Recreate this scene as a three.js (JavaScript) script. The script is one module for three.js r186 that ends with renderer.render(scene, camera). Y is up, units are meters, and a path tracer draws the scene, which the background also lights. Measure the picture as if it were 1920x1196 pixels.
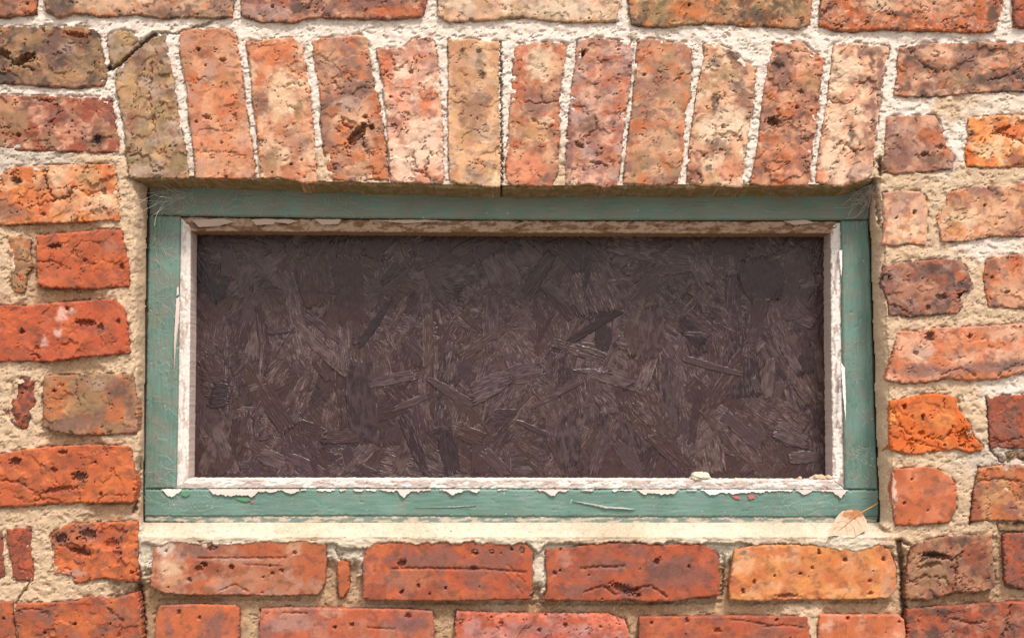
import * as THREE from 'three';
import { mergeGeometries } from 'three/addons/utils/BufferGeometryUtils.js';
import { createNoise2D } from 'simplex-noise';

// ------------------------------------------------------------------ camera, sky, sun, exposure
const scene = new THREE.Scene();
const F = 2667, CX = 960, CY = 598;              // lens in photograph pixels (1920 x 1196)
const EYE = new THREE.Vector3(0, 1500, 1840);    // millimetres; the wall face is the plane z = 0
const FWD = new THREE.Vector3(58 / F, 178 / F, -1).normalize();
const RIGHT = new THREE.Vector3().crossVectors(FWD, new THREE.Vector3(0, 1, 0)).normalize();
const UP = new THREE.Vector3().crossVectors(RIGHT, FWD);
const camera = new THREE.PerspectiveCamera(2 * Math.atan(CY / F) * 180 / Math.PI, 1920 / 1196, 0.05, 600);
camera.position.copy(EYE).multiplyScalar(0.001);
camera.up.set(0, 1, 0);
camera.lookAt(camera.position.clone().add(FWD));

const SKW = 256, SKH = 128, skyData = new Float32Array(SKW * SKH * 4);
for (let j = 0; j < SKH; j++) for (let i = 0; i < SKW; i++) {      // overcast: brighter overhead than at the horizon
  const el = ((j + 0.5) / SKH - 0.5) * Math.PI, s = Math.max(0, Math.sin(el));
  const l = 0.85 * (1 + 2 * s) / 3, k = (j * SKW + i) * 4;
  skyData[k] = l * 1.0; skyData[k + 1] = l * 0.985; skyData[k + 2] = l * 0.975; skyData[k + 3] = 1;
}
const sky = new THREE.DataTexture(skyData, SKW, SKH, THREE.RGBAFormat, THREE.FloatType);
sky.mapping = THREE.EquirectangularReflectionMapping; sky.magFilter = THREE.LinearFilter; sky.minFilter = THREE.LinearFilter;
sky.needsUpdate = true;
scene.background = sky; scene.environment = sky;

const sun = new THREE.DirectionalLight(0xfff6ea, 1.5);
sun.position.set(1.2, 1.55 + 5.0, 2.9); sun.target.position.set(0, 1.55, 0);
sun.castShadow = true; sun.shadow.radius = 20; sun.shadow.mapSize.set(4096, 4096); sun.shadow.bias = -0.0005;
Object.assign(sun.shadow.camera, { left: -1.4, right: 1.4, top: 1.4, bottom: -1.4, near: 0.1, far: 14 });
scene.add(sun, sun.target);

const renderer = new THREE.WebGLRenderer({ antialias: true });
renderer.setSize(1024, 637);
renderer.toneMapping = THREE.LinearToneMapping;
renderer.toneMappingExposure = 3.5;
renderer.outputColorSpace = THREE.SRGBColorSpace;
renderer.shadowMap.enabled = true;

// ------------------------------------------------------------------ helpers
function rng(seed) { let a = seed >>> 0; return () => { a = (a + 0x6D2B79F5) | 0; let t = Math.imul(a ^ (a >>> 15), 1 | a); t = (t + Math.imul(t ^ (t >>> 7), 61 | t)) ^ t; return ((t ^ (t >>> 14)) >>> 0) / 4294967296; }; }
const rand = rng(4711);
const N = createNoise2D(rng(99)), N2 = createNoise2D(rng(1234));
function fbm(x, y, o = 4) { let a = 1, s = 0, t = 0; for (let i = 0; i < o; i++) { s += a * N(x, y); t += a; x = x * 2.03 + 17.3; y = y * 2.03 - 9.1; a *= 0.55; } return s / t; }
function cloud(x, y) { return (N(x, y) + .42 * N(x * 2.1 + 17, y * 2.1 - 9) + .17 * N(x * 4.6 - 3, y * 4.6 + 5) + .07 * N2(x * 9.7, y * 9.7)) / 1.45; }
const clamp = (x, a = 0, b = 1) => Math.min(b, Math.max(a, x));
const sm = (a, b, x) => { const t = clamp((x - a) / (b - a)); return t * t * (3 - 2 * t); };
const mix = (a, b, t) => a + (b - a) * t;
function hash(i, j, k = 0) { let h = Math.imul(i | 0, 374761393) + Math.imul(j | 0, 668265263) + Math.imul(k | 0, 1274126177); h = Math.imul(h ^ (h >>> 13), 1274126177); return ((h ^ (h >>> 16)) >>> 0) / 4294967296; }
const lin = c => { c /= 255; return c <= 0.04045 ? c / 12.92 : Math.pow((c + 0.055) / 1.055, 2.4); };
const col = (r, g, b, k = 0.6) => [lin(r) * k, lin(g) * k, lin(b) * k];
// photograph pixel -> point (mm) on the plane at depth z
function P(px, py, z = 0) {
  const a = px - CX, b = CY - py;
  const dx = FWD.x * F + RIGHT.x * a + UP.x * b, dy = FWD.y * F + RIGHT.y * a + UP.y * b, dz = FWD.z * F + RIGHT.z * a + UP.z * b;
  const t = (z - EYE.z) / dz;
  return [EYE.x + dx * t, EYE.y + dy * t, z];
}
const pts = s => s.trim().split(/\s+/).map(q => q.split(',').map(Number));
function resample(p, n) {
  const L = [0]; for (let i = 1; i < p.length; i++) L.push(L[i - 1] + Math.hypot(p[i][0] - p[i - 1][0], p[i][1] - p[i - 1][1]));
  const out = []; let k = 0;
  for (let i = 0; i <= n; i++) {
    const d = L[L.length - 1] * i / n;
    while (k < p.length - 2 && L[k + 1] < d) k++;
    const t = (d - L[k]) / Math.max(1e-6, L[k + 1] - L[k]);
    out.push([mix(p[k][0], p[k + 1][0], t), mix(p[k][1], p[k + 1][1], t)]);
  }
  return out;
}
const plen = p => { let s = 0; for (let i = 1; i < p.length; i++) s += Math.hypot(p[i][0] - p[i - 1][0], p[i][1] - p[i - 1][1]); return s; };
// a block with four traced edges: relief front, rounded arrises, real sides running back into the wall
function slabGeometry(o) {
  const { T, B, z = 0, depth = 60, cell = 1.15, rho = 3, relief = null, color = null, en = 0.8, es = 6, seed = 0, slope = 0, rhoVar = 0.6, tilt = [0, 0] } = o;
  const Lp = [T[0], ...(o.L || []), B[0]], Rp = [T[T.length - 1], ...(o.R || []), B[B.length - 1]];
  const wob = ([x, y]) => [x + en * (0.7 * N(x / es + 31, y / es) + 0.45 * N(x / (es * .37), y / (es * .37) + 5)), y + en * (0.7 * N(x / es, y / es + 77) + 0.45 * N(x / (es * .37) + 9, y / (es * .37)))];
  const W = (plen(T) + plen(B)) / 2, H = (plen(Lp) + plen(Rp)) / 2;
  const nu = Math.max(2, Math.round(W / cell)), nv = Math.max(2, Math.round(H / cell));
  const t = resample(T, nu).map(wob), b = resample(B, nu).map(wob), l = resample(Lp, nv).map(wob), r = resample(Rp, nv).map(wob);
  const nF = (nu + 1) * (nv + 1), rings = depth > 0 ? (o.rings || [1.5, 6, 14, 30, depth]).filter((d, i, a) => d <= depth || i === a.length - 1) : [];
  const ringN = 2 * (nu + nv), total = nF + rings.length * ringN;
  const pos = new Float32Array(total * 3), colr = new Float32Array(total * 3), idx = [];
  const put = (i, x, y, zz, s) => {
    pos[i * 3] = x / 1000; pos[i * 3 + 1] = y / 1000; pos[i * 3 + 2] = zz / 1000;
    if (color) { const c = color(x, y, zz, s); colr[i * 3] = c[0]; colr[i * 3 + 1] = c[1]; colr[i * 3 + 2] = c[2]; }
  };
  let ccx = 0, ccy = 0;
  for (let j = 0; j <= nv; j++) for (let i = 0; i <= nu; i++) {
    const u = i / nu, v = j / nv;
    const x = (1 - v) * t[i][0] + v * b[i][0] + (1 - u) * l[j][0] + u * r[j][0] - ((1 - u) * (1 - v) * t[0][0] + u * (1 - v) * t[nu][0] + (1 - u) * v * b[0][0] + u * v * b[nu][0]);
    const y = (1 - v) * t[i][1] + v * b[i][1] + (1 - u) * l[j][1] + u * r[j][1] - ((1 - u) * (1 - v) * t[0][1] + u * (1 - v) * t[nu][1] + (1 - u) * v * b[0][1] + u * v * b[nu][1]);
    const du = Math.min(u, 1 - u) * W, dv = Math.min(v, 1 - v) * H;
    const rh = o.chip ? 1 + rho * 2 * sm(.05, .85, .62 * N(x / 19 + seed, y / 19) + .4 * N(x / 7, y / 7 + seed)) : rho * (1 + rhoVar * N(x / 14 + seed, y / 14) + rhoVar * .5 * N(x / 5, y / 5 + seed));
    const e = Math.min(1, Math.hypot(Math.max(0, rh - du), Math.max(0, rh - dv)) / Math.max(0.01, rh));
    const edge = rh * (1 - Math.sqrt(Math.max(0, 1 - e * e))) * (o.edgeK || 1);
    let zz = z - edge + (u - .5) * tilt[0] + (.5 - v) * tilt[1];
    if (relief) zz += relief(x, y, du, dv, u, v);
    put(j * (nu + 1) + i, x, y, zz, 0);
    ccx += x; ccy += y;
  }
  ccx /= nF; ccy /= nF;
  for (let j = 0; j < nv; j++) for (let i = 0; i < nu; i++) { const a = j * (nu + 1) + i, c = a + nu + 1; idx.push(a, c, a + 1, a + 1, c, c + 1); }
  const ring = [];
  for (let i = 0; i < nu; i++) ring.push([i, 0]);
  for (let j = 0; j < nv; j++) ring.push([nu, j]);
  for (let i = nu; i > 0; i--) ring.push([i, nv]);
  for (let j = nv; j > 0; j--) ring.push([0, j]);
  let prev = ring.map(([i, j]) => j * (nu + 1) + i);
  rings.forEach((d, q) => {
    const cur = [];
    ring.forEach(([i, j], m) => {
      const f = j * (nu + 1) + i, bx = pos[f * 3] * 1000, by = pos[f * 3 + 1] * 1000, bz = pos[f * 3 + 2] * 1000;
      const id = nF + q * ringN + m; cur.push(id);
      const s = q === rings.length - 1 ? 0 : 0.6 * en * N(bx / 5 + d, by / 5 - d);
      const rx = bx - ccx, ry = by - ccy, rl = Math.hypot(rx, ry) || 1;
      put(id, bx + rx / rl * s, by + ry / rl * s - (j === nv ? slope * d : 0), Math.min(bz - 0.3, z - d), j === nv ? 2 : 1);
    });
    for (let m = 0; m < ringN; m++) { const n = (m + 1) % ringN; idx.push(prev[m], prev[n], cur[m], prev[n], cur[n], cur[m]); }
    prev = cur;
  });
  const g = new THREE.BufferGeometry();
  g.setAttribute('position', new THREE.BufferAttribute(pos, 3));
  if (color) g.setAttribute('color', new THREE.BufferAttribute(colr, 3));
  g.setIndex(idx); g.computeVertexNormals();
  return g;
}
function add(name, g, m, parent) { const o = new THREE.Mesh(g, m); o.name = name; o.castShadow = o.receiveShadow = true; parent.add(o); return o; }
function group(name, parent = scene) { const o = new THREE.Group(); o.name = name; parent.add(o); return o; }
const tag = (o, label, category, grp) => { o.userData.label = label; o.userData.category = category; if (grp) o.userData.group = grp; return o; };
const pxl = (s, z) => (typeof s === 'string' ? pts(s) : s).map(([x, y]) => P(x, y, z));
function segDist(px, py, line) {                  // distance to a polyline
  let best = 1e9;
  for (let i = 1; i < line.length; i++) {
    const [ax, ay] = line[i - 1], [bx, by] = line[i], dx = bx - ax, dy = by - ay;
    const t = clamp(((px - ax) * dx + (py - ay) * dy) / (dx * dx + dy * dy + 1e-9));
    const d = Math.hypot(px - ax - dx * t, py - ay - dy * t); if (d < best) best = d;
  }
  return best;
}

// ------------------------------------------------------------------ materials
const brickMat = new THREE.MeshStandardMaterial({ vertexColors: true, roughness: 0.92 });
const mortarMat = new THREE.MeshStandardMaterial({ vertexColors: true, roughness: 1 });
const paintMat = new THREE.MeshStandardMaterial({ vertexColors: true, roughness: 0.66 });
const puttyMat = new THREE.MeshStandardMaterial({ vertexColors: true, roughness: 0.8 });
const boardMat = new THREE.MeshPhysicalMaterial({ vertexColors: true, roughness: 0.3, specularIntensity: 0.6 });

// ------------------------------------------------------------------ brick colours and surfaces
const PAL = {
  o: col(212, 116, 66, .57), r: col(196, 99, 60, .57), R: col(166, 88, 61, .57), p: col(232, 176, 144, .59), c: col(244, 212, 184, .58), t: col(208, 156, 114, .58),
  v: col(166, 132, 98, .58), u: col(146, 102, 92, .56), d: col(88, 68, 62, .5), k: col(52, 42, 42, .5), y: col(232, 152, 92, .58), w: col(250, 240, 232, .62),
  m: col(192, 156, 144, .6), O: col(224, 108, 34, .54), n: col(208, 116, 78, .54), q: col(230, 142, 108, .58), g: col(150, 126, 62, .5), e: col(130, 112, 106, .55), b: col(196, 136, 108, .58),
};
const GRM = col(112, 78, 62, .5);
const STY = {
  old: { A: 1.6, T: 1, pit: .03, crk: .8 }, er: { A: 3.6, T: 1.9, pit: .03, crk: 1 }, red: { A: 1.8, T: 1.1, pit: .04, crk: .5 },
  smooth: { A: .5, T: .2, pit: .03, crk: .12 }, flat: { A: .5, T: .2, pit: .1, crk: .05 }, cr: { A: 2.0, T: 1.5, pit: .03, crk: 1.3 },
};
const probit = c => 0.37 * Math.log((1 - c) / c) / 1.7;
function brickLook(spec, seed) {
  const S = STY[spec.s || 'old'], ox = seed * 173.13, oy = seed * 57.7;
  const layers = (spec.l || []).map((q, i) => ({ c: PAL[q[0]], thr: probit(q[1]), sc: (q[2] || 22) * (q[2] < 13 ? 1.3 : 1.85), soft: q[3] || (spec.s === 'smooth' || spec.s === 'flat' ? .34 : .27), ox: ox + i * 311, oy: oy - i * 97, st: q[4] || 1 }));
  const sp = spec.z || 0;
  const blobs = (spec.f || []).map((q, i) => { const a = P(q[1], q[2], 0), k = 1 / 1.45; return { c: PAL[q[0]], x: a[0], y: a[1], rx: q[3] * k, ry: q[4] * k, cs: Math.cos((q[5] || 0) * Math.PI / 180), sn: Math.sin((q[5] || 0) * Math.PI / 180), i, o: q[6] ?? 1 }; });
  const holes = (spec.h || []).map(q => { const a = P(q[0], q[1], 0), k = 1 / 1.45; return { x: a[0], y: a[1], rx: q[2] * k, ry: q[3] * k, d: q[4], cs: Math.cos((q[5] || 0) * Math.PI / 180), sn: Math.sin((q[5] || 0) * Math.PI / 180) }; });
  const cracks = (spec.k || []).map(q => ({ line: pxl(q[0], 0), w: q[1] || 1.1, d: q[2] || 4 }));
  const tn = spec.tint || [1, 1, 1], base = PAL[spec.b], dirt = spec.dirt ?? .1;
  const relief = (x, y, du, dv) => {
    const X = x + ox, Y = y + oy;
    const rg = .5 + .5 * N(X / 33 + 80, Y / 33);                       // some areas smoother, some broken
    let h = S.A * .38 * fbm(X / 44, Y / 44, 2) + rg * (.1 * N(X / 5, Y / 2.6) + .07 * N2(X / 2, Y / 2));
    // fractured faces: flat facets that meet in sharp edges, some of them still the old skin
    if (S.T > .15) {
      const FX = (X + 4.5 * N(X / 16, Y / 16) + 1.3 * N2(X / 4.5, Y / 4.5)) / 27, FY = (Y + 4.5 * N2(X / 16 + 7, Y / 16) + 1.3 * N(X / 4.5, Y / 4.5 + 9)) / 20, ci = Math.floor(FX), cj = Math.floor(FY);
      let bd = 9, bi = 0, bj = 0, bx = 0, by = 0;
      for (let a = -1; a <= 1; a++) for (let b = -1; b <= 1; b++) { const i = ci + a, j = cj + b, dx = FX - i - hash(i, j, 11), dy = FY - j - hash(i, j, 12), d = dx * dx + dy * dy; if (d < bd) { bd = d; bi = i; bj = j; bx = dx; by = dy; } }
      if (hash(bi, bj, 13) > .38) h += S.T * ((hash(bi, bj, 14) - .62) * 1.3 + bx * (hash(bi, bj, 15) - .5) * 2.6 + by * (hash(bi, bj, 16) - .5) * 2.6);
    }
    // natural hairline cracks
    const wx = .16 * N2(X / 11, Y / 11) + .025 * N(X / 3, Y / 3), wy = .16 * N2(X / 11 + 9, Y / 11) + .025 * N(X / 3, Y / 3 + 5);
    const m1 = sm(.22, .5, N2(X / 31 + 5, Y / 31)) * S.crk;
    if (m1 > 0.01) { const n = N(X / 25 + wx, Y / 18 + wy); h -= m1 * 3.4 * Math.exp(-(n * n) / .0032); }
    // pits
    const cs = 9, gi = Math.floor(X / cs), gj = Math.floor(Y / cs);
    for (let a = -1; a <= 1; a++) for (let b = -1; b <= 1; b++) {
      const i = gi + a, j = gj + b; if (hash(i, j, 1) > S.pit) continue;
      const cx = (i + hash(i, j, 2)) * cs, cy = (j + hash(i, j, 3)) * cs, R = .8 + 2 * Math.pow(hash(i, j, 4), 3);
      const d = Math.hypot((X - cx) * (.7 + .6 * hash(i, j, 5)), Y - cy) / R + .25 * N2(X / 2, Y / 2);
      if (d < 1) h -= (2.6 + R * 2) * (1 - d * d);
    }
    for (const e of holes) {
      const dx = x - e.x, dy = y - e.y, a = (dx * e.cs - dy * e.sn) / e.rx, b = (dx * e.sn + dy * e.cs) / e.ry;
      const d = Math.hypot(a, b) + .42 * N(x / 4.5, y / 4.5) + .18 * N(x / 1.8, y / 1.8); if (d < 1.1) h -= 1.5 * e.d * sm(1.1, .6, d);
    }
    for (const e of cracks) {
      const wk = S.A < 1 ? .35 : 1, wx = x + wk * 2.2 * N(x / 8, y / 8) + wk * .6 * N(x / 2.3, y / 2.3), wy = y + wk * 2.2 * N(x / 8 + 50, y / 8) + wk * .6 * N(x / 2.3, y / 2.3 + 8);
      const d = segDist(wx, wy, e.line); if (d < 4) h -= 1.35 * e.d * (.5 + .5 * sm(-.5, .3, N(x / 9 + 30, y / 9))) * Math.exp(-d * d / (e.w * e.w * 1.1));
    }
    return h;
  };
  const color = (x, y, zz, side) => {
    const X = x + ox, Y = y + oy - (side ? zz : 0);
    let r = base[0], g = base[1], b = base[2];
    const wx = 3.5 * N(X / 13, Y / 13) + .5 * N2(X / 3.5, Y / 3.5), wy = 3.5 * N2(X / 13, Y / 13) + .5 * N(X / 3.5, Y / 3.5);
    for (const q of layers) {
      const n = cloud((X + wx) / q.sc / q.st + q.ox, (Y + wy) / q.sc + q.oy);
      const a = sm(q.thr - q.soft, q.thr + q.soft * 1.2, n) * .78;
      if (a > 0) { r = mix(r, q.c[0], a); g = mix(g, q.c[1], a); b = mix(b, q.c[2], a); }
    }
    if (side === 0) for (const q of blobs) {
      const dx = x - q.x + wx * .8, dy = y - q.y + wy * .8, e = Math.hypot((dx * q.cs - dy * q.sn) / q.rx, (dx * q.sn + dy * q.cs) / q.ry) + .38 * cloud(x / 11 + q.i * 7, y / 11);
      const a = sm(1.3, .5, e) * q.o * .8;
      if (a > 0) { r = mix(r, q.c[0], a); g = mix(g, q.c[1], a); b = mix(b, q.c[2], a); }
    }
    if (side === 2 && spec.arch) {                       // algae film on the underside of the arch
      const a = sm(-.5, .1, fbm(x / 16, zz / 9, 3)) * .85, c = N2(x / 30, zz / 30) > .1 ? PAL.g : PAL.v;
      r = mix(r, c[0], a); g = mix(g, c[1], a); b = mix(b, c[2], a);
    }
    const mott = 1 + .07 * N(X / 9, Y / 2.2) * (.5 + .5 * N2(X / 30, Y / 30)) + .08 * N(X / 4.2, Y / 4.2) + .1 * N2(X / 1.7, Y / 1.7) + .12 * fbm(X / 40, Y / 40, 2);
    r *= mott; g *= mott * (1 + .05 * N(X / 7, Y / 7 + 3)); b *= mott * (1 + .08 * N(X / 7, Y / 7 + 3));
    const gk = sm(.18, .62, cloud(X / 24 + 333, Y / 17) + .22 * N(X / 2.6, Y / 2.6) + .15 * N2(X / 6, Y / 4)) * (.4 + .8 * Math.min(.3, dirt));
    r = mix(r, GRM[0], gk); g = mix(g, GRM[1], gk); b = mix(b, GRM[2], gk);
    // burnt iron specks and grime crust, grain of their own
    const sp1 = N2(X / 3.6 + 7, Y / 3) * .65 + N(X / 1.9, Y / 1.9) * .35, mask = .5 + .5 * N(X / 24, Y / 24 + 70);
    const a = sm(.78 - .8 * dirt * mask, .95 - .3 * dirt, sp1) * .4;
    r = mix(r, PAL.d[0] * .6, a); g = mix(g, PAL.d[1] * .6, a); b = mix(b, PAL.d[2] * .6, a);
    const lt = sm(.7, .88, N(X / 2.1 - 40, Y / 2.1)) * .15;
    r = mix(r, .5, lt); g = mix(g, .36, lt); b = mix(b, .26, lt);
    return [clamp(r * tn[0], .012, .8), clamp(g * tn[1], .01, .8), clamp(b * tn[2], .01, .8)];
  };
  return { relief, color };
}

// ------------------------------------------------------------------ the wall
const wall = tag(group('brick_wall'), 'weathered red and brown brick wall with pale lime mortar around a boarded window', 'wall'); wall.userData.kind = 'thing';
const arch = group('flat_arch', wall);
const TINT = [[0.869, 0.828, 0.738], [0.913, 1.028, 1.033], [0.816, 0.794, 0.814], [0.906, 0.96, 0.964], [0.85, 0.931, 0.792], [0.813, 0.774, 0.729], [0.893, 0.869, 0.898], [0.782, 0.853, 0.797], [0.857, 0.928, 0.865], [0.942, 0.861, 0.757], [0.906, 0.829, 0.744], [0.903, 0.93, 0.894], [0.982, 0.93, 0.955], [0.969, 1.02, 0.897], [0.944, 0.958, 0.908], [0.921, 0.926, 0.986], [0.935, 0.988, 0.944], [0.933, 0.937, 0.913], [0.915, 0.89, 0.85], [0.967, 0.962, 0.93], [0.735, 0.738, 0.729], [0.867, 0.79, 0.776], [0.948, 0.929, 0.816], [0.782, 0.763, 0.729], [0.914, 0.807, 0.729], [0.943, 0.766, 0.729], [0.867, 0.729, 0.729], [0.782, 0.819, 0.729], [0.958, 0.883, 0.729], [0.777, 0.729, 0.729], [0.845, 0.729, 0.729], [0.968, 0.901, 0.801], [0.875, 0.863, 0.76], [0.85, 0.792, 0.729], [0.87, 0.923, 0.931], [0.867, 0.83, 0.801], [1.011, 0.915, 0.729], [0.944, 0.906, 0.827], [0.919, 0.935, 0.883], [0.868, 0.852, 0.838], [0.908, 0.928, 0.907], [0.924, 0.986, 1.011], [0.988, 0.948, 0.729], [0.836, 0.763, 0.729], [0.729, 0.729, 0.729], [0.903, 0.857, 0.792], [0.884, 0.808, 0.729], [0.737, 0.741, 0.729], [0.821, 0.774, 0.729], [0.846, 0.749, 0.729], [0.865, 0.763, 0.729], [0.856, 0.818, 0.755], [0.83, 0.859, 0.812], [0.914, 0.775, 0.729], [0.888, 0.763, 0.733], [0.911, 0.92, 0.804], [0.909, 0.815, 0.774], [0.89, 0.798, 0.836], [0.921, 0.736, 0.793], [0.862, 0.777, 0.765], [0.899, 0.878, 0.873]];   // tone of each brick in the order below
const outlines = [];
let seedN = 1;
// T / B run left to right, R / L top to bottom (inner points only); photograph pixels
function brick(T, R, B, L, spec) {
  const t = pts(T), r = R ? pts(R) : [], b = pts(B), l = L ? pts(L) : [];
  outlines.push([...t, ...r, ...b.slice().reverse(), ...l.slice().reverse()]);
  const seed = seedN++, rr = rng(seed * 7919), look = brickLook({ ...spec, tint: TINT[seed - 1] }, seed);
  const z = spec.z ?? (rr() - .5) * 2;
  const big = spec.arch ? 115 : 26;
  const g = slabGeometry({
    T: pxl(t, 0), R: pxl(r, 0), B: pxl(b, 0), L: pxl(l, 0), z, depth: big, rho: spec.rho ?? (spec.s === 'smooth' || spec.s === 'flat' ? 2.2 : 3), cell: spec.cell || 1.12,
    relief: look.relief, color: look.color, seed, en: spec.s === 'smooth' || spec.s === 'flat' ? .7 : 1.1, slope: spec.arch ? .1 : 0, rings: spec.arch ? [1.5, 5, 11, 20, 32, 46, big] : [1.5, 5, 11, 18, 26],
    tilt: [(rr() - .5) * 2, (rr() - .5) * 1.6], chip: 1,
  });
  return add('brick', g, brickMat, spec.arch ? arch : wall);
}
// top course
brick('-90,-70 66,-70', '70,-20', '-90,33 0,33 40,30 68,26', '', { b: 'b', l: [['o', .5, 25], ['u', .35, 18], ['d', .2, 14]], z: 3.5, dirt: .25 });
brick('84,-70 436,-70', '438,-10', '86,22 107,33 140,25 167,27 187,32 234,30 254,27 301,35 361,32 395,35 435,33', '82,0', { b: 'b', l: [['p', .4, 30], ['v', .3, 24], ['d', .18, 15], ['o', .15, 16]], f: [['p', 200, 5, 60, 18], ['d', 110, 15, 30, 22], ['d', 320, 26, 60, 10, 0, .8], ['u', 410, 5, 20, 30]], z: 3.5, dirt: .2 });
brick('452,-70 803,-70', '801,0 796,22', '453,30 490,42 550,43 580,33 650,35 731,37 790,32', '452,0', { b: 'b', l: [['r', .4, 26], ['u', .45, 20], ['d', .15, 12], ['p', .15, 14]], f: [['m', 500, 22, 55, 14], ['o', 740, 22, 60, 12], ['d', 560, 16, 20, 14], ['u', 700, 6, 50, 12]], z: 3.5, dirt: .22 });
brick('821,-70 1163,-70', '1164,0', '822,30 840,41 880,40 920,38 980,33 1037,41 1100,42 1156,41', '820,0', { b: 'p', l: [['c', .4, 35], ['t', .25, 26], ['v', .2, 30], ['m', .16, 18]], f: [['c', 1050, 20, 90, 18], ['v', 1000, 32, 60, 9, 0, .6]], z: 3.5, dirt: .08 });
brick('1178,-70 1522,-70', '1524,0', '1184,46 1238,53 1288,47 1355,45 1400,50 1438,50 1494,55 1516,47', '1178,0', { b: 'b', l: [['v', .45, 30], ['o', .3, 20], ['d', .28, 16], ['p', .15, 12]], f: [['o', 1290, 20, 50, 20], ['d', 1420, 30, 40, 18], ['v', 1235, 25, 25, 25]], z: 3.5, dirt: .25 });
brick('1540,-70 1884,-70', '1882,0', '1536,48 1567,58 1600,60 1654,55 1700,57 1768,60 1845,62 1868,55', '1540,0', { b: 'o', l: [['b', .4, 26], ['u', .25, 14], ['p', .2, 10]], f: [['p', 1740, 8, 80, 22], ['c', 1650, 10, 30, 14], ['d', 1690, 28, 30, 8], ['d', 1860, 25, 12, 25]], s: 'cr', z: 3.5, dirt: .35 });
brick('1900,-70 2010,-70', '', '1902,50 1950,54 2010,56', '1899,0', { b: 'r', l: [['d', .4, 12], ['R', .4, 20]], z: 3.5, dirt: .3 });
// flat arch over the window
const A = { arch: 1 };
brick('203,64 225,56 250,60', '258,72', '209,126 235,105 259,84', '199,84', { ...A, b: 'v', l: [['m', .4, 18], ['t', .3, 14]], s: 'old', rho: 3 });
brick('215,131 236,112 263,88 291,67 309,64', '314,94 323,140 329,187 336,234 348,284', '242,334 284,333 353,335', '217,174 231,234 237,301', { ...A, b: 'v', l: [['t', .4, 26, .09, .6], ['m', .25, 20], ['b', .2, 16], ['u', .12, 12]], f: [['u', 262, 110, 14, 26], ['t', 240, 160, 20, 30], ['R', 245, 230, 12, 22, 0, .8], ['m', 270, 320, 40, 10], ['v', 330, 315, 18, 16], ['d', 300, 105, 10, 12, 0, .5]], k: [['283,115 280,180 283,220 291,250', .9, 2.5]], s: 'er', z: 0 });
brick('338,60 361,54 418,52 440,63', '448,100 458,184 468,251 477,311', '366,334 418,334 478,336', '336,90 348,160 353,217 363,284', { ...A, b: 'b', l: [['o', .38, 30], ['p', .42, 24], ['m', .2, 20]], f: [['b', 390, 70, 50, 22], ['d', 378, 100, 14, 10, 0, .6], ['v', 425, 150, 18, 16, 0, .7], ['v', 352, 120, 8, 24, 0, .7], ['q', 372, 250, 12, 60, 0, .6], ['o', 420, 190, 30, 40, 0, .7], ['p', 425, 270, 34, 44, 0, .6], ['m', 375, 320, 10, 30, 0, .8]], h: [[387, 220, 9, 4, 3, 20], [417, 112, 5, 4, 3], [440, 220, 4, 8, 2]], k: [['365,285 420,285 460,292', .8, 1.8]], z: 1 });
brick('460,75 483,79 507,72 550,70 567,87', '572,127 580,167 587,251 592,318', '488,334 524,333 574,344 594,341', '467,117 473,184 482,251 485,301', { ...A, b: 'p', l: [['o', .4, 26], ['b', .3, 20], ['c', .22, 18]], f: [['o', 510, 100, 45, 30, 0, .8], ['c', 530, 180, 36, 50], ['u', 490, 195, 18, 26], ['u', 555, 270, 30, 34, 0, .7], ['c', 520, 290, 30, 20], ['v', 508, 300, 18, 30], ['v', 560, 205, 8, 22]], k: [['520,165 550,158 572,160', .9, 2.5], ['535,195 555,205', .7, 2]], z: 1.5 });
brick('584,74 627,69 674,64 689,72', '694,124 704,167 716,217 724,284', '618,334 650,340 674,341 701,335 729,338', '590,127 600,174 600,227 607,284', { ...A, b: 'b', l: [['p', .42, 24], ['u', .35, 22], ['o', .22, 20]], f: [['u', 660, 170, 30, 30], ['d', 685, 165, 16, 12, 0, .8], ['p', 670, 215, 26, 22], ['m', 650, 195, 26, 16], ['o', 612, 310, 14, 34], ['o', 705, 300, 16, 40, 0, .8], ['p', 620, 110, 22, 30, 0, .7], ['d', 612, 190, 20, 14, 0, .5]], h: [[668, 252, 26, 9, 9, -48], [696, 238, 5, 5, 6]], k: [['640,222 648,238 668,240 680,262 690,290', 1.3, 4], ['620,150 650,138 672,148', .8, 2]], s: 'er', z: 0 });
brick('706,92 758,89 774,73 811,67', '818,100 825,167 830,251 831,325', '734,341 774,343 808,344 829,343', '714,134 724,217 728,284 731,318', { ...A, b: 'p', l: [['b', .35, 26], ['c', .4, 22], ['o', .12, 18], ['m', .2, 14]], f: [['o', 720, 110, 20, 40], ['u', 735, 95, 24, 12, 0, .8], ['u', 795, 75, 16, 14], ['o', 797, 195, 12, 26], ['q', 750, 180, 22, 40, 0, .4], ['c', 800, 270, 36, 50], ['u', 742, 230, 14, 14, 0, .9], ['c', 760, 300, 30, 30], ['d', 815, 338, 10, 7]], k: [['735,110 742,135 765,115', .9, 2.5], ['775,285 778,318 795,325 803,300 806,285', 1.2, 4], ['795,325 808,338', 1, 3]], h: [[770, 135, 4, 4, 3]], s: 'cr', z: 1.5 });
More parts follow.
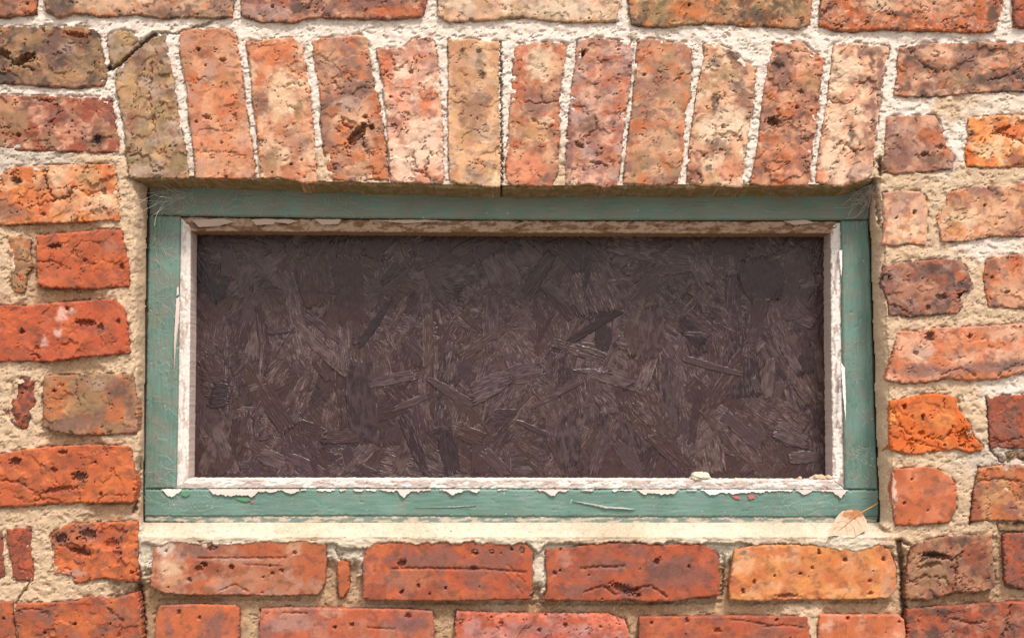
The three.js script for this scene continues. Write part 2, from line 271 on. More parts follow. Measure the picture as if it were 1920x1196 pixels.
brick('840,72 875,72 935,79', '935,134 935,201 938,268', '843,341 875,346 925,351 938,351', '841,134 840,201 841,284', { ...A, b: 'p', l: [['t', .35, 30], ['b', .45, 24], ['m', .2, 24]], f: [['u', 885, 205, 26, 50, 0, .75], ['e', 900, 115, 10, 26, 0, .75], ['e', 905, 140, 9, 13, 0, .75], ['e', 910, 185, 14, 10, 0, .75], ['e', 898, 330, 14, 12, 0, .75], ['e', 918, 310, 10, 8, 0, .75], ['e', 912, 238, 6, 10, 0, .75], ['e', 880, 318, 9, 10, 0, .75], ['v', 866, 100, 8, 10], ['c', 930, 335, 14, 14]], h: [[866, 97, 4, 7, 2, 20], [898, 96, 5, 6, 3], [903, 141, 6, 8, 2]], s: 'old', z: 1, dirt: .12 });
brick('970,82 1004,79 1054,80 1064,89', '1057,127 1050,184 1049,268 1047,321', '948,338 960,347 1004,349 1035,349', '962,100 960,150 953,234 948,294', { ...A, b: 'b', l: [['p', .4, 24], ['r', .25, 18], ['u', .22, 18]], f: [['c', 1015, 120, 30, 34], ['u', 1005, 195, 38, 26], ['t', 1000, 245, 30, 24], ['r', 975, 170, 14, 40, 0, .8], ['q', 985, 315, 40, 28], ['p', 1040, 120, 14, 24], ['c', 1025, 228, 12, 8]], k: [['998,225 1010,232 1035,238', 1, 3], ['985,190 1015,195 1045,190', .9, 2.5]], s: 'old', z: .5 });
brick('1082,74 1114,69 1154,75 1186,75', '1186,127 1178,184 1171,234 1166,284', '1060,347 1104,346 1134,351 1157,348', '1079,117 1069,184 1062,268', { ...A, b: 'b', l: [['m', .4, 24], ['u', .35, 18], ['p', .25, 16], ['r', .15, 18]], f: [['u', 1068, 280, 10, 70], ['p', 1110, 180, 28, 24, 0, .7], ['d', 1105, 230, 30, 16, -30, .7], ['o', 1170, 190, 12, 50, 0, .6], ['p', 1080, 320, 16, 18], ['o', 1140, 290, 20, 20, 0, .7]], h: [[1092, 100, 4, 9, 7, 25], [1086, 272, 9, 4, 4, 30], [1118, 305, 12, 3, 3, 10]], k: [['1065,330 1085,310 1100,325', .9, 2], ['1095,260 1115,245 1120,230', 1, 2.5]], s: 'er', z: 0 });
brick('1196,75 1221,72 1261,80 1296,80', '1298,117 1295,184 1285,207 1283,268', '1169,344 1221,348 1272,344', '1191,134 1184,217 1174,284', { ...A, b: 'b', l: [['p', .3, 22], ['u', .35, 22], ['v', .25, 24], ['o', .18, 16]], f: [['q', 1220, 100, 24, 24, 0, .6], ['u', 1230, 160, 40, 26, 0, .6], ['r', 1195, 235, 16, 14], ['p', 1235, 270, 40, 30, 0, .7], ['o', 1277, 238, 6, 18], ['u', 1250, 335, 24, 8], ['v', 1205, 300, 22, 22, 0, .7]], k: [['1278,140 1262,155', 1, 3], ['1240,120 1232,145', .8, 2]], s: 'old', z: 1 });
brick('1320,82 1341,80 1371,92 1395,114 1420,124', '1415,174 1407,241 1398,301', '1289,341 1321,348 1355,348 1393,351', '1320,110 1308,167 1298,241 1290,301', { ...A, b: 'p', l: [['c', .4, 24], ['t', .3, 20], ['d', .14, 14], ['b', .2, 18]], f: [['d', 1378, 105, 22, 10, 35], ['e', 1382, 162, 20, 10], ['v', 1360, 140, 30, 14], ['t', 1325, 160, 18, 12], ['d', 1342, 195, 8, 22], ['u', 1398, 190, 14, 20], ['c', 1370, 225, 34, 30], ['c', 1325, 245, 22, 26], ['d', 1345, 270, 18, 18, 0, .7], ['R', 1298, 320, 10, 20], ['u', 1310, 330, 10, 22], ['q', 1370, 320, 26, 26, 0, .7]], k: [['1345,200 1350,180 1340,175', .9, 2.5], ['1335,270 1345,240 1360,235', 1, 2.5], ['1310,325 1318,345', 1.2, 3]], s: 'cr', z: 0, dirt: .2 });
brick('1450,79 1484,77 1507,79 1524,97 1547,110', '1540,161 1534,217 1525,284', '1407,344 1433,349 1480,348 1516,349', '1442,117 1432,184 1420,284', { ...A, b: 'b', l: [['o', .25, 22], ['u', .36, 20], ['d', .12, 12], ['p', .2, 18]], f: [['p', 1505, 110, 24, 34], ['t', 1520, 150, 20, 22], ['u', 1470, 125, 22, 34], ['d', 1460, 120, 12, 12], ['o', 1480, 212, 20, 7], ['o', 1450, 180, 8, 14], ['o', 1465, 300, 46, 34, 0, .5]], h: [[1450, 228, 14, 8, 7, 15], [1503, 172, 5, 4, 3]], k: [['1435,322 1460,320 1480,305', 1, 2.5], ['1440,225 1470,232 1490,215', 1, 2.5]], s: 'er', z: 0, dirt: .25 });
brick('1564,82 1607,80 1634,85 1669,86', '1664,110 1654,174 1644,251 1639,301', '1531,341 1550,347 1587,349 1614,340 1635,333', '1559,134 1550,201 1539,268 1532,318', { ...A, b: 'p', l: [['c', .45, 24], ['b', .22, 18], ['u', .2, 14]], f: [['u', 1635, 95, 30, 12], ['u', 1652, 150, 8, 50], ['d', 1636, 115, 5, 22], ['u', 1634, 200, 14, 16], ['c', 1580, 130, 20, 34], ['c', 1565, 230, 20, 30], ['c', 1560, 300, 26, 34], ['u', 1625, 285, 14, 14, 0, .7], ['m', 1615, 320, 22, 18], ['d', 1598, 250, 8, 20], ['u', 1640, 230, 6, 34], ['q', 1540, 330, 8, 14]], k: [['1555,190 1580,195 1600,190', .9, 2.5], ['1580,290 1590,270 1600,282 1620,280', 1.3, 3.5], ['1560,285 1575,270', 1, 3]], s: 'cr', z: 0, dirt: .18 });
// left of the window
brick('-90,50 0,50 43,50 120,48 160,50 182,57', '192,100 199,140', '-90,160 0,157 50,159 100,164 150,165 196,160', '', { b: 'v', l: [['u', .4, 24], ['d', .38, 18], ['t', .24, 16], ['o', .1, 12]], f: [['d', 95, 90, 16, 34, 15], ['u', 95, 85, 20, 34, 20], ['o', 135, 62, 24, 8], ['t', 60, 115, 26, 14], ['t', 130, 140, 34, 16], ['v', 160, 115, 26, 26], ['m', 125, 90, 20, 14], ['d', 20, 145, 40, 12, 10, .8]], h: [[42, 112, 22, 8, 10, -25], [5, 100, 14, 7, 7, 20], [140, 65, 20, 5, 4, 10]], k: [['60,130 30,120 0,100', 1.4, 4]], s: 'er', z: 0, dirt: .2 });
brick('-90,176 0,177 67,179 140,182 194,182 209,187', '214,227 222,268', '-90,276 0,276 33,281 117,284 174,286 221,286', '', { b: 'R', l: [['b', .35, 22], ['u', .32, 18], ['p', .2, 14], ['v', .15, 26]], f: [['v', 20, 225, 34, 30], ['t', 10, 195, 24, 16], ['p', 130, 245, 34, 16, 0, .7], ['R', 170, 200, 44, 16], ['d', 182, 262, 14, 14], ['p', 70, 210, 20, 14, 0, .6], ['d', 60, 190, 26, 10, 0, .6]], h: [[181, 262, 6, 8, 5]], k: [['60,185 90,190 110,186', 1, 3]], s: 'cr', z: 0, dirt: .25 });
brick('-90,322 0,326 20,314 87,309 150,308 214,308', '218,334 222,380', '-90,424 0,422 53,419 112,417 158,415 197,413 223,413', '', { b: 'o', l: [['p', .4, 22], ['b', .25, 18], ['y', .2, 20], ['d', .08, 10]], f: [['p', 110, 335, 24, 34], ['c', 105, 330, 14, 24, 0, .6], ['t', 165, 330, 26, 22], ['c', 190, 380, 34, 18, 0, .8], ['o', 35, 325, 22, 16], ['o', 60, 375, 34, 26], ['u', 10, 395, 34, 16], ['d', 30, 340, 12, 8], ['p', 165, 385, 30, 16]], h: [[30, 339, 9, 6, 4], [193, 360, 5, 5, 4]], k: [['85,312 84,340 100,375 125,370 137,350', 1.2, 5], ['137,350 165,365 195,355', 1, 3], ['100,375 50,390', .9, 3]], s: 'cr', z: .5 });
brick('12,444 34,443 56,447', '53,471 58,499 47,513', '23,545 34,549 44,548', '16,485 18,520', { b: 't', l: [['v', .4, 14], ['o', .3, 12], ['d', .12, 8]], k: [['16,485 50,490', .8, 2]], s: 'old', z: -3 });
brick('67,441 105,438 158,434 193,429 227,431', '232,461 241,500', '70,538 116,540 176,542 242,536', '67,485', { b: 'r', l: [['o', .35, 26], ['R', .25, 18], ['n', .2, 20]], f: [['m', 208, 460, 18, 12, 0, .6], ['R', 190, 460, 34, 16, 0, .6], ['n', 90, 520, 30, 20], ['u', 102, 460, 14, 6]], h: [[102, 461, 12, 5, 5, -15], [228, 500, 5, 7, 4]], k: [['134,474 166,494', 1, 3], ['68,492 95,490 130,505', .9, 2.5], ['134,474 150,452 190,455', .8, 2]], s: 'red', z: 1, dirt: .1 });
brick('-90,575 0,573 53,573 105,568 158,564 216,560', '232,577 239,619', '-90,680 0,678 53,678 105,677 140,671 193,666 243,663', '', { b: 'r', l: [['o', .3, 26], ['R', .28, 18], ['n', .15, 20]], f: [['w', 115, 590, 12, 14, 0, .6], ['w', 135, 585, 6, 8, 0, .6], ['w', 108, 624, 8, 8, 0, .6], ['w', 82, 642, 8, 10, 0, .6], ['R', 158, 608, 24, 10], ['u', 190, 615, 18, 10, 0, .6], ['R', 30, 662, 34, 12]], h: [[40, 622, 5, 5, 4], [158, 605, 18, 6, 4, 5], [222, 603, 4, 4, 3], [188, 613, 6, 6, 3]], k: [['70,650 60,665 75,670', 1, 3]], s: 'red', z: 2, dirt: .12 });
brick('21,712 42,708 65,710', '60,735 65,752 54,784', '30,800 40,804 49,802', '23,731 21,749 8,770 18,787', { b: 'R', l: [['o', .35, 10], ['d', .4, 9]], s: 'er', z: -3, dirt: .35 });
brick('81,705 133,703 197,701 246,701', '253,731 258,777', '79,801 104,810 139,816 195,815 254,813', '79,749', { b: 'b', l: [['v', .4, 24], ['u', .3, 18], ['o', .2, 18]], f: [['o', 108, 745, 28, 38], ['t', 128, 760, 14, 20, 0, .7], ['m', 182, 722, 20, 16, 0, .8], ['v', 165, 750, 30, 26], ['u', 222, 730, 26, 22], ['d', 222, 738, 18, 12, 0, .6], ['o', 215, 770, 20, 26, 15], ['u', 110, 800, 30, 12], ['u', 160, 790, 40, 14], ['d', 245, 765, 10, 26, 0, .6]], k: [['141,712 142,740 150,765', .9, 2.5]], s: 'old', z: 0 });
brick('-90,856 0,851 42,843 104,837 174,834 243,837', '247,860 256,910 251,935', '-90,956 0,952 52,949 87,945 157,943 209,943 249,942', '', { b: 'r', l: [['o', .45, 28], ['R', .28, 18], ['n', .2, 18]], f: [['d', 27, 866, 12, 8, 0, .7], ['R', 140, 865, 30, 12], ['u', 150, 895, 14, 12], ['R', 110, 920, 50, 8, 8], ['o', 215, 905, 40, 26]], h: [[27, 866, 10, 8, 4], [148, 894, 14, 8, 5], [110, 918, 34, 5, 3, -8], [118, 848, 8, 4, 3], [100, 882, 6, 5, 3]], k: [['0,900 40,905 80,935 60,940', 1.1, 3], ['180,940 205,925 240,930', .9, 2]], s: 'red', z: 2, dirt: .1 });
brick('-90,990 -20,995 2,1000', '4,1040', '-90,1088 -20,1088 5,1082', '', { b: 'R', l: [['u', .3, 14]], s: 'red', z: -2 });
brick('9,992 34,990 57,990', '57,1041 62,1080', '22,1087 40,1089 61,1089', '10,1023 20,1058', { b: 'R', l: [['r', .35, 16], ['d', .15, 10]], s: 'red', z: -2, dirt: .2 });
brick('96,1000 125,983 181,980 257,978', '257,1023 259,1075', '96,1073 132,1079 140,1093 163,1090 195,1083 226,1090 257,1090', '92,1006 101,1041', { b: 'o', l: [['r', .4, 22], ['R', .25, 16], ['u', .12, 14]], f: [['u', 165, 1003, 18, 14], ['u', 115, 1010, 22, 16], ['R', 150, 1030, 26, 12], ['o', 125, 1055, 18, 20], ['m', 140, 1075, 20, 8], ['u', 150, 990, 26, 6]], h: [[165, 1003, 14, 10, 5], [208, 1020, 13, 9, 3], [150, 1035, 20, 6, 4, 15], [112, 1010, 14, 9, 4]], k: [['165,1040 120,1025 100,1010', 1, 3], ['110,1075 140,1085', 1.2, 3]], s: 'er', z: 0, dirt: .15 });
brick('-90,1128 0,1128 23,1128', '22,1152 28,1190', '-90,1230 0,1230 28,1230', '', { b: 'r', l: [['R', .4, 20], ['u', .2, 14]], s: 'red', z: 0 });
brick('30,1131 70,1130 139,1128 170,1117 209,1123 257,1110', '263,1145 266,1196', '40,1230 150,1230 264,1230', '26,1155 33,1190', { b: 'r', l: [['R', .35, 22], ['o', .3, 24], ['u', .2, 16]], f: [['u', 80, 1150, 40, 12, 0, .6], ['u', 225, 1150, 26, 20, 0, .6], ['o', 150, 1165, 40, 20]], k: [['30,1148 60,1140 90,1150', 1, 2.5], ['200,1140 230,1165 220,1196', 1, 2.5]], s: 'red', z: 1, dirt: .12 });
// right of the window
brick('1688,89 1734,82 1801,80 1918,80 2010,80', '', '1677,177 1701,181 1751,182 1801,177 1851,172 1918,171 2010,172', '1684,117 1684,140', { b: 'b', l: [['u', .4, 26], ['d', .35, 18], ['p', .25, 18], ['o', .15, 12]], f: [['p', 1760, 98, 44, 14], ['o', 1690, 130, 10, 26, 0, .7], ['d', 1710, 112, 14, 12], ['q', 1875, 125, 18, 10, 20], ['d', 1855, 148, 60, 16, -8, .85], ['v', 1800, 150, 26, 20, 0, .7], ['p', 1755, 172, 16, 7], ['u', 1810, 120, 26, 16]], k: [['1735,125 1760,135 1800,128', 1.2, 3], ['1860,150 1900,140 1920,125', 1.1, 3], ['1710,100 1735,125', 1, 2]], s: 'er', z: 1, dirt: .3 });
brick('1665,219 1701,217 1754,216', '1768,241 1774,268 1789,294', '1657,320 1678,326 1728,323 1761,319 1789,316', '1661,268', { b: 'b', l: [['u', .4, 20], ['p', .25, 16], ['m', .2, 16]], f: [['p', 1740, 225, 20, 14], ['o', 1745, 255, 26, 14], ['o', 1775, 285, 12, 16], ['u', 1690, 290, 30, 24], ['d', 1750, 300, 30, 14, 0, .8], ['m', 1690, 245, 24, 16, 0, .7], ['d', 1665, 300, 10, 24, 0, .7]], h: [[1735, 290, 7, 5, 4, 20], [1766, 277, 10, 5, 3]], s: 'old', z: 1, dirt: .2 });
brick('1816,221 1868,216 1918,216 2010,216', '', '1815,311 1845,314 1885,314 1918,311 2010,312', '1816,254 1810,288', { b: 'y', l: [['o', .4, 22], ['c', .3, 18], ['u', .16, 14]], f: [['O', 1818, 295, 18, 14], ['y', 1845, 250, 26, 26], ['c', 1865, 280, 30, 14], ['o', 1900, 245, 24, 20], ['d', 1822, 253, 6, 6], ['u', 1905, 300, 26, 10], ['c', 1905, 268, 14, 10]], h: [[1878, 245, 18, 6, 4, -25]], k: [['1865,240 1895,258 1925,268', 1.2, 4], ['1815,285 1850,292', 1, 3]], s: 'cr', z: 1 });
brick('1657,361 1686,357 1726,359 1737,368', '1741,394 1739,450', '1655,459 1675,462 1704,456 1737,460', '1658,394 1658,438', { b: 'p', l: [['c', .35, 22], ['o', .2, 14], ['m', .2, 16]], f: [['u', 1690, 368, 40, 14, 0, .8], ['u', 1660, 420, 5, 40, 0, .7], ['m', 1690, 390, 26, 14, 0, .7], ['c', 1700, 430, 30, 18], ['o', 1695, 425, 14, 6, 30, .8], ['u', 1668, 457, 16, 6]], h: [[1716, 398, 4, 5, 4]], s: 'smooth', z: 0, dirt: .12 });
brick('1779,360 1833,348 1888,348 1920,342 2010,338', '', '1766,454 1814,452 1859,443 1920,443 2010,444', '1774,386 1757,408 1763,430', { b: 'p', l: [['b', .4, 24], ['t', .25, 20], ['u', .22, 18], ['o', .16, 14]], f: [['c', 1800, 415, 36, 20, 0, .7], ['y', 1795, 430, 20, 14, 20], ['u', 1850, 360, 40, 12, 0, .8], ['u', 1905, 435, 26, 10], ['p', 1870, 400, 36, 18], ['u', 1790, 375, 16, 14, 0, .6]], k: [['1785,410 1820,410 1840,400', .9, 2]], s: 'old', z: 1, dirt: .15 });
brick('1657,497 1704,491 1759,487 1802,487', '1814,504 1823,526 1823,541 1811,560', '1668,591 1704,594 1752,590 1796,587', '1654,530 1667,570', { b: 'u', l: [['b', .4, 24], ['R', .25, 18], ['d', .2, 14], ['m', .15, 14]], f: [['d', 1660, 520, 14, 10], ['d', 1740, 505, 30, 12, 0, .7], ['b', 1720, 545, 50, 20], ['o', 1800, 520, 10, 8], ['d', 1810, 535, 14, 8], ['r', 1770, 490, 20, 6], ['o', 1790, 580, 12, 8, 0, .7], ['d', 1680, 580, 16, 10]], h: [[1766, 557, 10, 6, 4], [1812, 556, 14, 9, 8], [1741, 577, 4, 5, 3], [1662, 520, 10, 6, 4]], k: [['1667,570 1690,578 1710,590', 1, 3]], s: 'old', z: 1, dirt: .25 });
brick('1851,489 1873,480 1920,476 2010,474', '', '1856,574 1881,576 1920,579 2010,580', '1846,511 1848,541', { b: 'o', l: [['p', .4, 24], ['b', .25, 18], ['u', .18, 14]], f: [['d', 1862, 495, 10, 10, 0, .7], ['r', 1902, 485, 16, 8], ['p', 1895, 530, 30, 24, 0, .7], ['u', 1865, 565, 16, 8, 20], ['u', 1855, 510, 6, 20]], h: [[1862, 520, 3, 3, 3], [1890, 548, 6, 3, 3]], s: 'old', z: 1 });
brick('1685,622 1726,620 1759,614 1814,613 1920,607 2010,603', '', '1662,711 1697,719 1741,716 1778,708 1814,714 1870,710 1920,699 2010,698', '1678,651 1667,688', { b: 'q', l: [['p', .35, 28], ['o', .3, 26], ['b', .2, 18]], f: [['p', 1710, 650, 40, 26, 0, .8], ['o', 1840, 640, 70, 18, -8], ['p', 1890, 625, 44, 14, -8], ['u', 1850, 690, 80, 14, -8], ['u', 1730, 695, 50, 14, -4], ['m', 1730, 660, 26, 14, 0, .6], ['d', 1890, 685, 30, 10, -10, .6], ['o', 1830, 705, 30, 6], ['R', 1675, 680, 10, 26, 0, .7], ['d', 1745, 628, 10, 6, 0, .7]], h: [[1745, 632, 8, 9, 5, 10], [1718, 662, 5, 4, 3]], k: [['1770,700 1800,690 1830,705', 1, 2.5]], s: 'old', z: 2, dirt: .12 });
brick('1669,752 1719,741 1759,738 1795,744', '1799,768 1817,792 1826,820 1844,835', '1670,843 1711,853 1759,847 1791,843 1819,848 1844,843', '1669,800', { b: 'O', l: [['y', .22, 24], ['o', .4, 20], ['r', .14, 14]], f: [['O', 1810, 815, 30, 26], ['O', 1720, 820, 50, 20], ['y', 1770, 790, 26, 18, 0, .7], ['o', 1750, 760, 40, 16]], h: [[1697, 762, 5, 4, 5], [1732, 782, 3, 5, 5], [1729, 813, 7, 5, 3], [1810, 820, 12, 16, 4, 20]], k: [['1675,770 1690,800 1720,830 1760,840', 1, 2.5], ['1780,815 1790,800 1800,825', 1.4, 4], ['1740,820 1770,825 1785,812', 1, 3]], s: 'cr', z: 1, dirt: .14 });
brick('1853,746 1878,742 1920,740 2010,738', '', '1859,839 1920,841 2010,842', '1856,792', { b: 'R', l: [['u', .45, 20], ['r', .2, 16], ['d', .12, 10]], k: [['1858,822 1885,830 1920,820', 1, 2.5]], s: 'red', z: 0, dirt: .22 });
brick('1877,851 1905,846 1960,843 2010,843', '', '1878,866 1905,868 1960,872 2010,872', '', { b: 'v', l: [['d', .45, 10], ['m', .3, 10]], s: 'er', z: -3, dirt: .3 });
brick('1676,880 1739,875 1760,880', '1783,895 1795,911 1793,955', '1680,987 1739,983 1782,979', '1672,919', { b: 'n', l: [['o', .3, 30], ['r', .25, 24], ['q', .2, 26]], f: [['w', 1676, 930, 3.5, 50, 0, .7], ['u', 1758, 915, 26, 12, -20, .5], ['d', 1787, 965, 8, 14, 0, .7], ['u', 1772, 955, 8, 8, 0, .6]], s: 'flat', z: 2, dirt: .1, rho: 3 });
brick('1838,878 1878,872 1920,875 2010,876', '', '1823,977 1878,975 1920,977 2010,978', '1828,919', { b: 't', l: [['o', .4, 26], ['u', .25, 18], ['R', .2, 16]], f: [['o', 1860, 885, 40, 9], ['t', 1870, 930, 40, 20], ['R', 1832, 955, 12, 26], ['w', 1886, 878, 5, 5, 0, .7], ['u', 1900, 955, 26, 12], ['w', 1890, 915, 2, 5, 0, .8]], k: [['1835,902 1880,898 1920,904', 1.4, 2.5]], s: 'old', z: 1, dirt: .15 });
brick('1872,981 1905,981 1960,983', '', '1877,995 1905,997 1960,996', '', { b: 'v', l: [['d', .3, 10], ['t', .3, 9]], s: 'old', z: -3 });
brick('1710,1022 1759,1008 1799,1005 1862,1001', '1862,1038 1867,1090', '1700,1123 1743,1126 1791,1110 1838,1110 1866,1102', '1705,1058 1699,1098', { b: 'b', l: [['v', .45, 24], ['R', .28, 18], ['u', .3, 18], ['d', .12, 10]], f: [['d', 1800, 1015, 24, 8], ['v', 1740, 1075, 34, 26], ['t', 1720, 1050, 16, 14, 0, .6], ['R', 1830, 1040, 30, 24], ['d', 1755, 1042, 24, 4], ['t', 1712, 1112, 12, 10, 0, .6]], h: [[1755, 1042, 26, 6, 6, 5], [1745, 1060, 24, 5, 3, -12]], k: [['1725,1055 1750,1042 1790,1050 1805,1038', 1.3, 5], ['1796,1050 1793,1105', 1, 4], ['1700,1095 1735,1080 1775,1085 1788,1108', 1.1, 3.5]], s: 'er', z: 0, dirt: .2 });
brick('1883,1001 1920,999 2010,998', '', '1887,1098 1920,1104 2010,1104', '1884,1046', { b: 'R', l: [['u', .4, 14], ['r', .2, 14], ['d', .15, 9]], s: 'red', z: 0, dirt: .22 });
brick('1702,1143 1759,1138 1838,1132 1920,1128 2010,1126', '', '1700,1230 1838,1230 2010,1230', '1701,1178', { b: 'R', l: [['r', .3, 22], ['u', .35, 20], ['d', .22, 14], ['b', .2, 18]], f: [['d', 1760, 1147, 44, 8, 0, .8], ['o', 1730, 1170, 14, 26, 0, .6], ['d', 1750, 1185, 20, 14, 0, .6]], k: [['1790,1160 1820,1170 1850,1165', 1, 3], ['1895,1135 1890,1165 1880,1196', 1, 3.5]], s: 'red', z: 1, dirt: .25 });
// below the window
brick('288,1026 330,1010 419,1011 520,1009 611,1010', '611,1063 609,1093 597,1114', '281,1099 308,1112 359,1116 460,1115 508,1117 594,1115', '285,1054', { b: 'n', l: [['b', .4, 26], ['R', .2, 20], ['m', .16, 20]], f: [['u', 375, 1030, 44, 16], ['p', 318, 1072, 32, 26], ['c', 318, 1066, 20, 16, 0, .7], ['R', 390, 1065, 40, 18], ['r', 480, 1035, 60, 20, 0, .7], ['p', 550, 1028, 14, 14, 0, .7], ['r', 590, 1060, 24, 24], ['m', 440, 1050, 60, 8, 0, .6], ['w', 310, 1030, 18, 14, 0, .8], ['w', 384, 1018, 3, 9, 15], ['q', 400, 1090, 12, 6], ['b', 480, 1085, 60, 18, 0, .8]], h: [[372, 1066, 7, 5, 3], [382, 1059, 6, 5, 4], [434, 1064, 5, 5, 4], [355, 1087, 4, 4, 3], [552, 1036, 4, 4, 3], [528, 1070, 4, 4, 3], [400, 1027, 10, 5, 3, -20], [510, 1075, 3, 4, 3]], k: [['370,1046 460,1046 535,1046', .9, 2], ['455,1058 530,1062', .8, 1.5], ['410,1108 440,1095 465,1110', .9, 2]], s: 'smooth', z: 2, dirt: .1 });
brick('631,1052 643,1051 655,1052', '654,1102', '636,1120 640,1122 643,1120', '633,1099', { b: 'r', l: [['o', .4, 14]], s: 'flat', z: -3, rho: 2 });
brick('685,1021 700,1019 760,1016 879,1014 890,1019 983,1017', '1000,1033 999,1063 999,1112', '681,1123 700,1126 789,1126 864,1127 994,1123', '680,1063', { b: 'R', l: [['r', .4, 26], ['u', .34, 24], ['o', .15, 16]], f: [['q', 700, 1045, 18, 26, 0, .6], ['u', 800, 1050, 60, 16], ['u', 910, 1060, 50, 20, 0, .8], ['b', 760, 1085, 60, 20, 0, .6], ['o', 720, 1030, 26, 12], ['o', 870, 1115, 50, 10, 0, .7], ['r', 985, 1070, 12, 44, 0, .7]], h: [[753, 1056, 8, 6, 4, -25], [753, 1110, 4, 4, 4], [784, 1098, 3, 5, 3], [890, 1036, 6, 5, 4], [922, 1034, 4, 4, 3], [979, 1033, 4, 6, 4], [960, 1030, 3, 3, 3], [835, 1102, 3, 3, 3], [888, 1065, 7, 4, 3]], k: [['735,1066 800,1065 885,1067 900,1066 985,1073', 1.2, 2.6], ['950,1058 985,1092', .8, 1.2], ['945,1075 980,1112', .8, 1.2]], s: 'smooth', z: 2, dirt: .16 });
brick('1022,1029 1072,1026 1117,1019 1164,1017 1248,1022 1284,1019 1314,1020 1342,1030', '1350,1054 1350,1110', '1018,1125 1117,1127 1180,1124 1216,1129 1269,1127 1305,1120 1349,1117', '1023,1048 1026,1108', { b: 'R', l: [['u', .45, 26], ['r', .32, 22], ['n', .15, 18]], f: [['n', 1050, 1050, 30, 24, 0, .7], ['m', 1060, 1045, 16, 16, 0, .6], ['r', 1270, 1030, 44, 10], ['u', 1265, 1075, 60, 26], ['d', 1250, 1070, 40, 14, 0, .5], ['u', 1150, 1060, 44, 14], ['r', 1230, 1115, 50, 10, 0, .8], ['r', 1342, 1080, 8, 40, 0, .8], ['d', 1190, 1110, 40, 10, 0, .5]], h: [[1040, 1074, 4, 4, 3], [1232, 1052, 8, 5, 4, -40], [1170, 1105, 26, 8, 4, 20], [1292, 1062, 3, 3, 3]], k: [['1090,1066 1125,1062 1150,1063 1170,1061', 1.3, 3], ['1095,1110 1130,1098 1155,1115 1200,1102', 1.2, 3], ['1185,1105 1220,1098 1250,1118', 1.2, 3]], s: 'smooth', z: 2, dirt: .2 });
brick('1377,1030 1412,1023 1478,1020 1552,1022 1597,1030 1650,1020 1668,1030', '1680,1063 1680,1105', '1368,1124 1418,1127 1507,1124 1597,1124 1668,1121', '1373,1063 1367,1102', { b: 'y', l: [['o', .45, 30], ['p', .2, 24], ['n', .14, 18]], f: [['p', 1400, 1050, 18, 24, 0, .8], ['o', 1450, 1035, 44, 10], ['p', 1490, 1045, 14, 22, 0, .7], ['o', 1560, 1075, 80, 26, 0, .5], ['e', 1393, 1036, 6, 3], ['m', 1665, 1100, 14, 22, 0, .6], ['R', 1470, 1117, 26, 5], ['R', 1530, 1113, 12, 6], ['q', 1660, 1045, 14, 18, 0, .5]], h: [[1536, 1035, 3, 5, 4], [1585, 1050, 4, 5, 3], [1656, 1048, 4, 4, 4], [1501, 1075, 3, 3, 3], [1414, 1090, 3, 5, 3], [1393, 1108, 3, 6, 4], [1523, 1065, 3, 3, 3], [1632, 1112, 6, 3, 3], [1631, 1089, 3, 3, 3], [1476, 1117, 22, 4, 2]], s: 'smooth', z: 2.5, dirt: .12 });
brick('298,1136 359,1133 440,1135 447,1142', '448,1167', '290,1230 370,1230 448,1230', '290,1165', { b: 'n', l: [['o', .35, 28], ['u', .3, 24]], f: [['u', 400, 1170, 34, 20, 0, .7], ['o', 350, 1170, 26, 20]], h: [[335, 1148, 4, 4, 3], [373, 1158, 3, 3, 3]], s: 'smooth', z: 0 });
brick('489,1142 538,1139 640,1141 740,1142 811,1146', '813,1182', '487,1230 650,1230 812,1230', '486,1170', { b: 'n', l: [['u', .4, 28], ['b', .3, 22], ['r', .2, 18]], f: [['p', 620, 1150, 30, 8, 0, .7], ['r', 690, 1150, 50, 10], ['m', 540, 1170, 44, 16, 0, .7], ['u', 760, 1170, 44, 16], ['q', 500, 1150, 16, 16]], h: [[660, 1172, 5, 4, 3], [765, 1156, 5, 5, 3]], k: [['530,1149 575,1150', 1, 2], ['690,1177 740,1180', 1, 2]], s: 'smooth', z: 0 });
brick('856,1146 938,1150 1057,1151 1140,1151 1172,1163', '1179,1182', '852,1230 1010,1230 1178,1230', '853,1170', { b: 'n', l: [['q', .35, 24], ['m', .25, 20], ['R', .25, 20]], f: [['q', 960, 1155, 50, 9], ['m', 930, 1190, 60, 14, 0, .7], ['m', 1080, 1180, 50, 10, 0, .6], ['q', 1150, 1170, 26, 12], ['u', 1000, 1180, 44, 14, 0, .6]], h: [[940, 1168, 4, 3, 2], [1011, 1182, 4, 4, 3], [1060, 1172, 4, 3, 3]], s: 'old', z: 0, dirt: .08 });
brick('1199,1157 1299,1156 1388,1155 1515,1156', '1519,1196', '1196,1230 1360,1230 1519,1230', '1198,1190', { b: 'r', l: [['R', .4, 26], ['u', .28, 22], ['o', .2, 18]], f: [['u', 1440, 1185, 40, 16, 0, .7], ['n', 1240, 1175, 34, 14], ['o', 1310, 1175, 30, 10, 0, .6]], h: [[1288, 1163, 4, 5, 3], [1222, 1168, 3, 4, 3], [1346, 1182, 8, 4, 3], [1457, 1163, 3, 3, 3]], k: [['1370,1162 1400,1165 1440,1172', 1, 2], ['1430,1175 1480,1172 1510,1178', .9, 2]], s: 'smooth', z: 1 });
brick('1537,1152 1597,1153 1686,1153 1696,1162', '1699,1190', '1534,1230 1620,1230 1699,1230', '1535,1180', { b: 'n', l: [['q', .3, 34], ['o', .35, 30], ['p', .14, 26]], s: 'flat', z: 1, dirt: .05 });

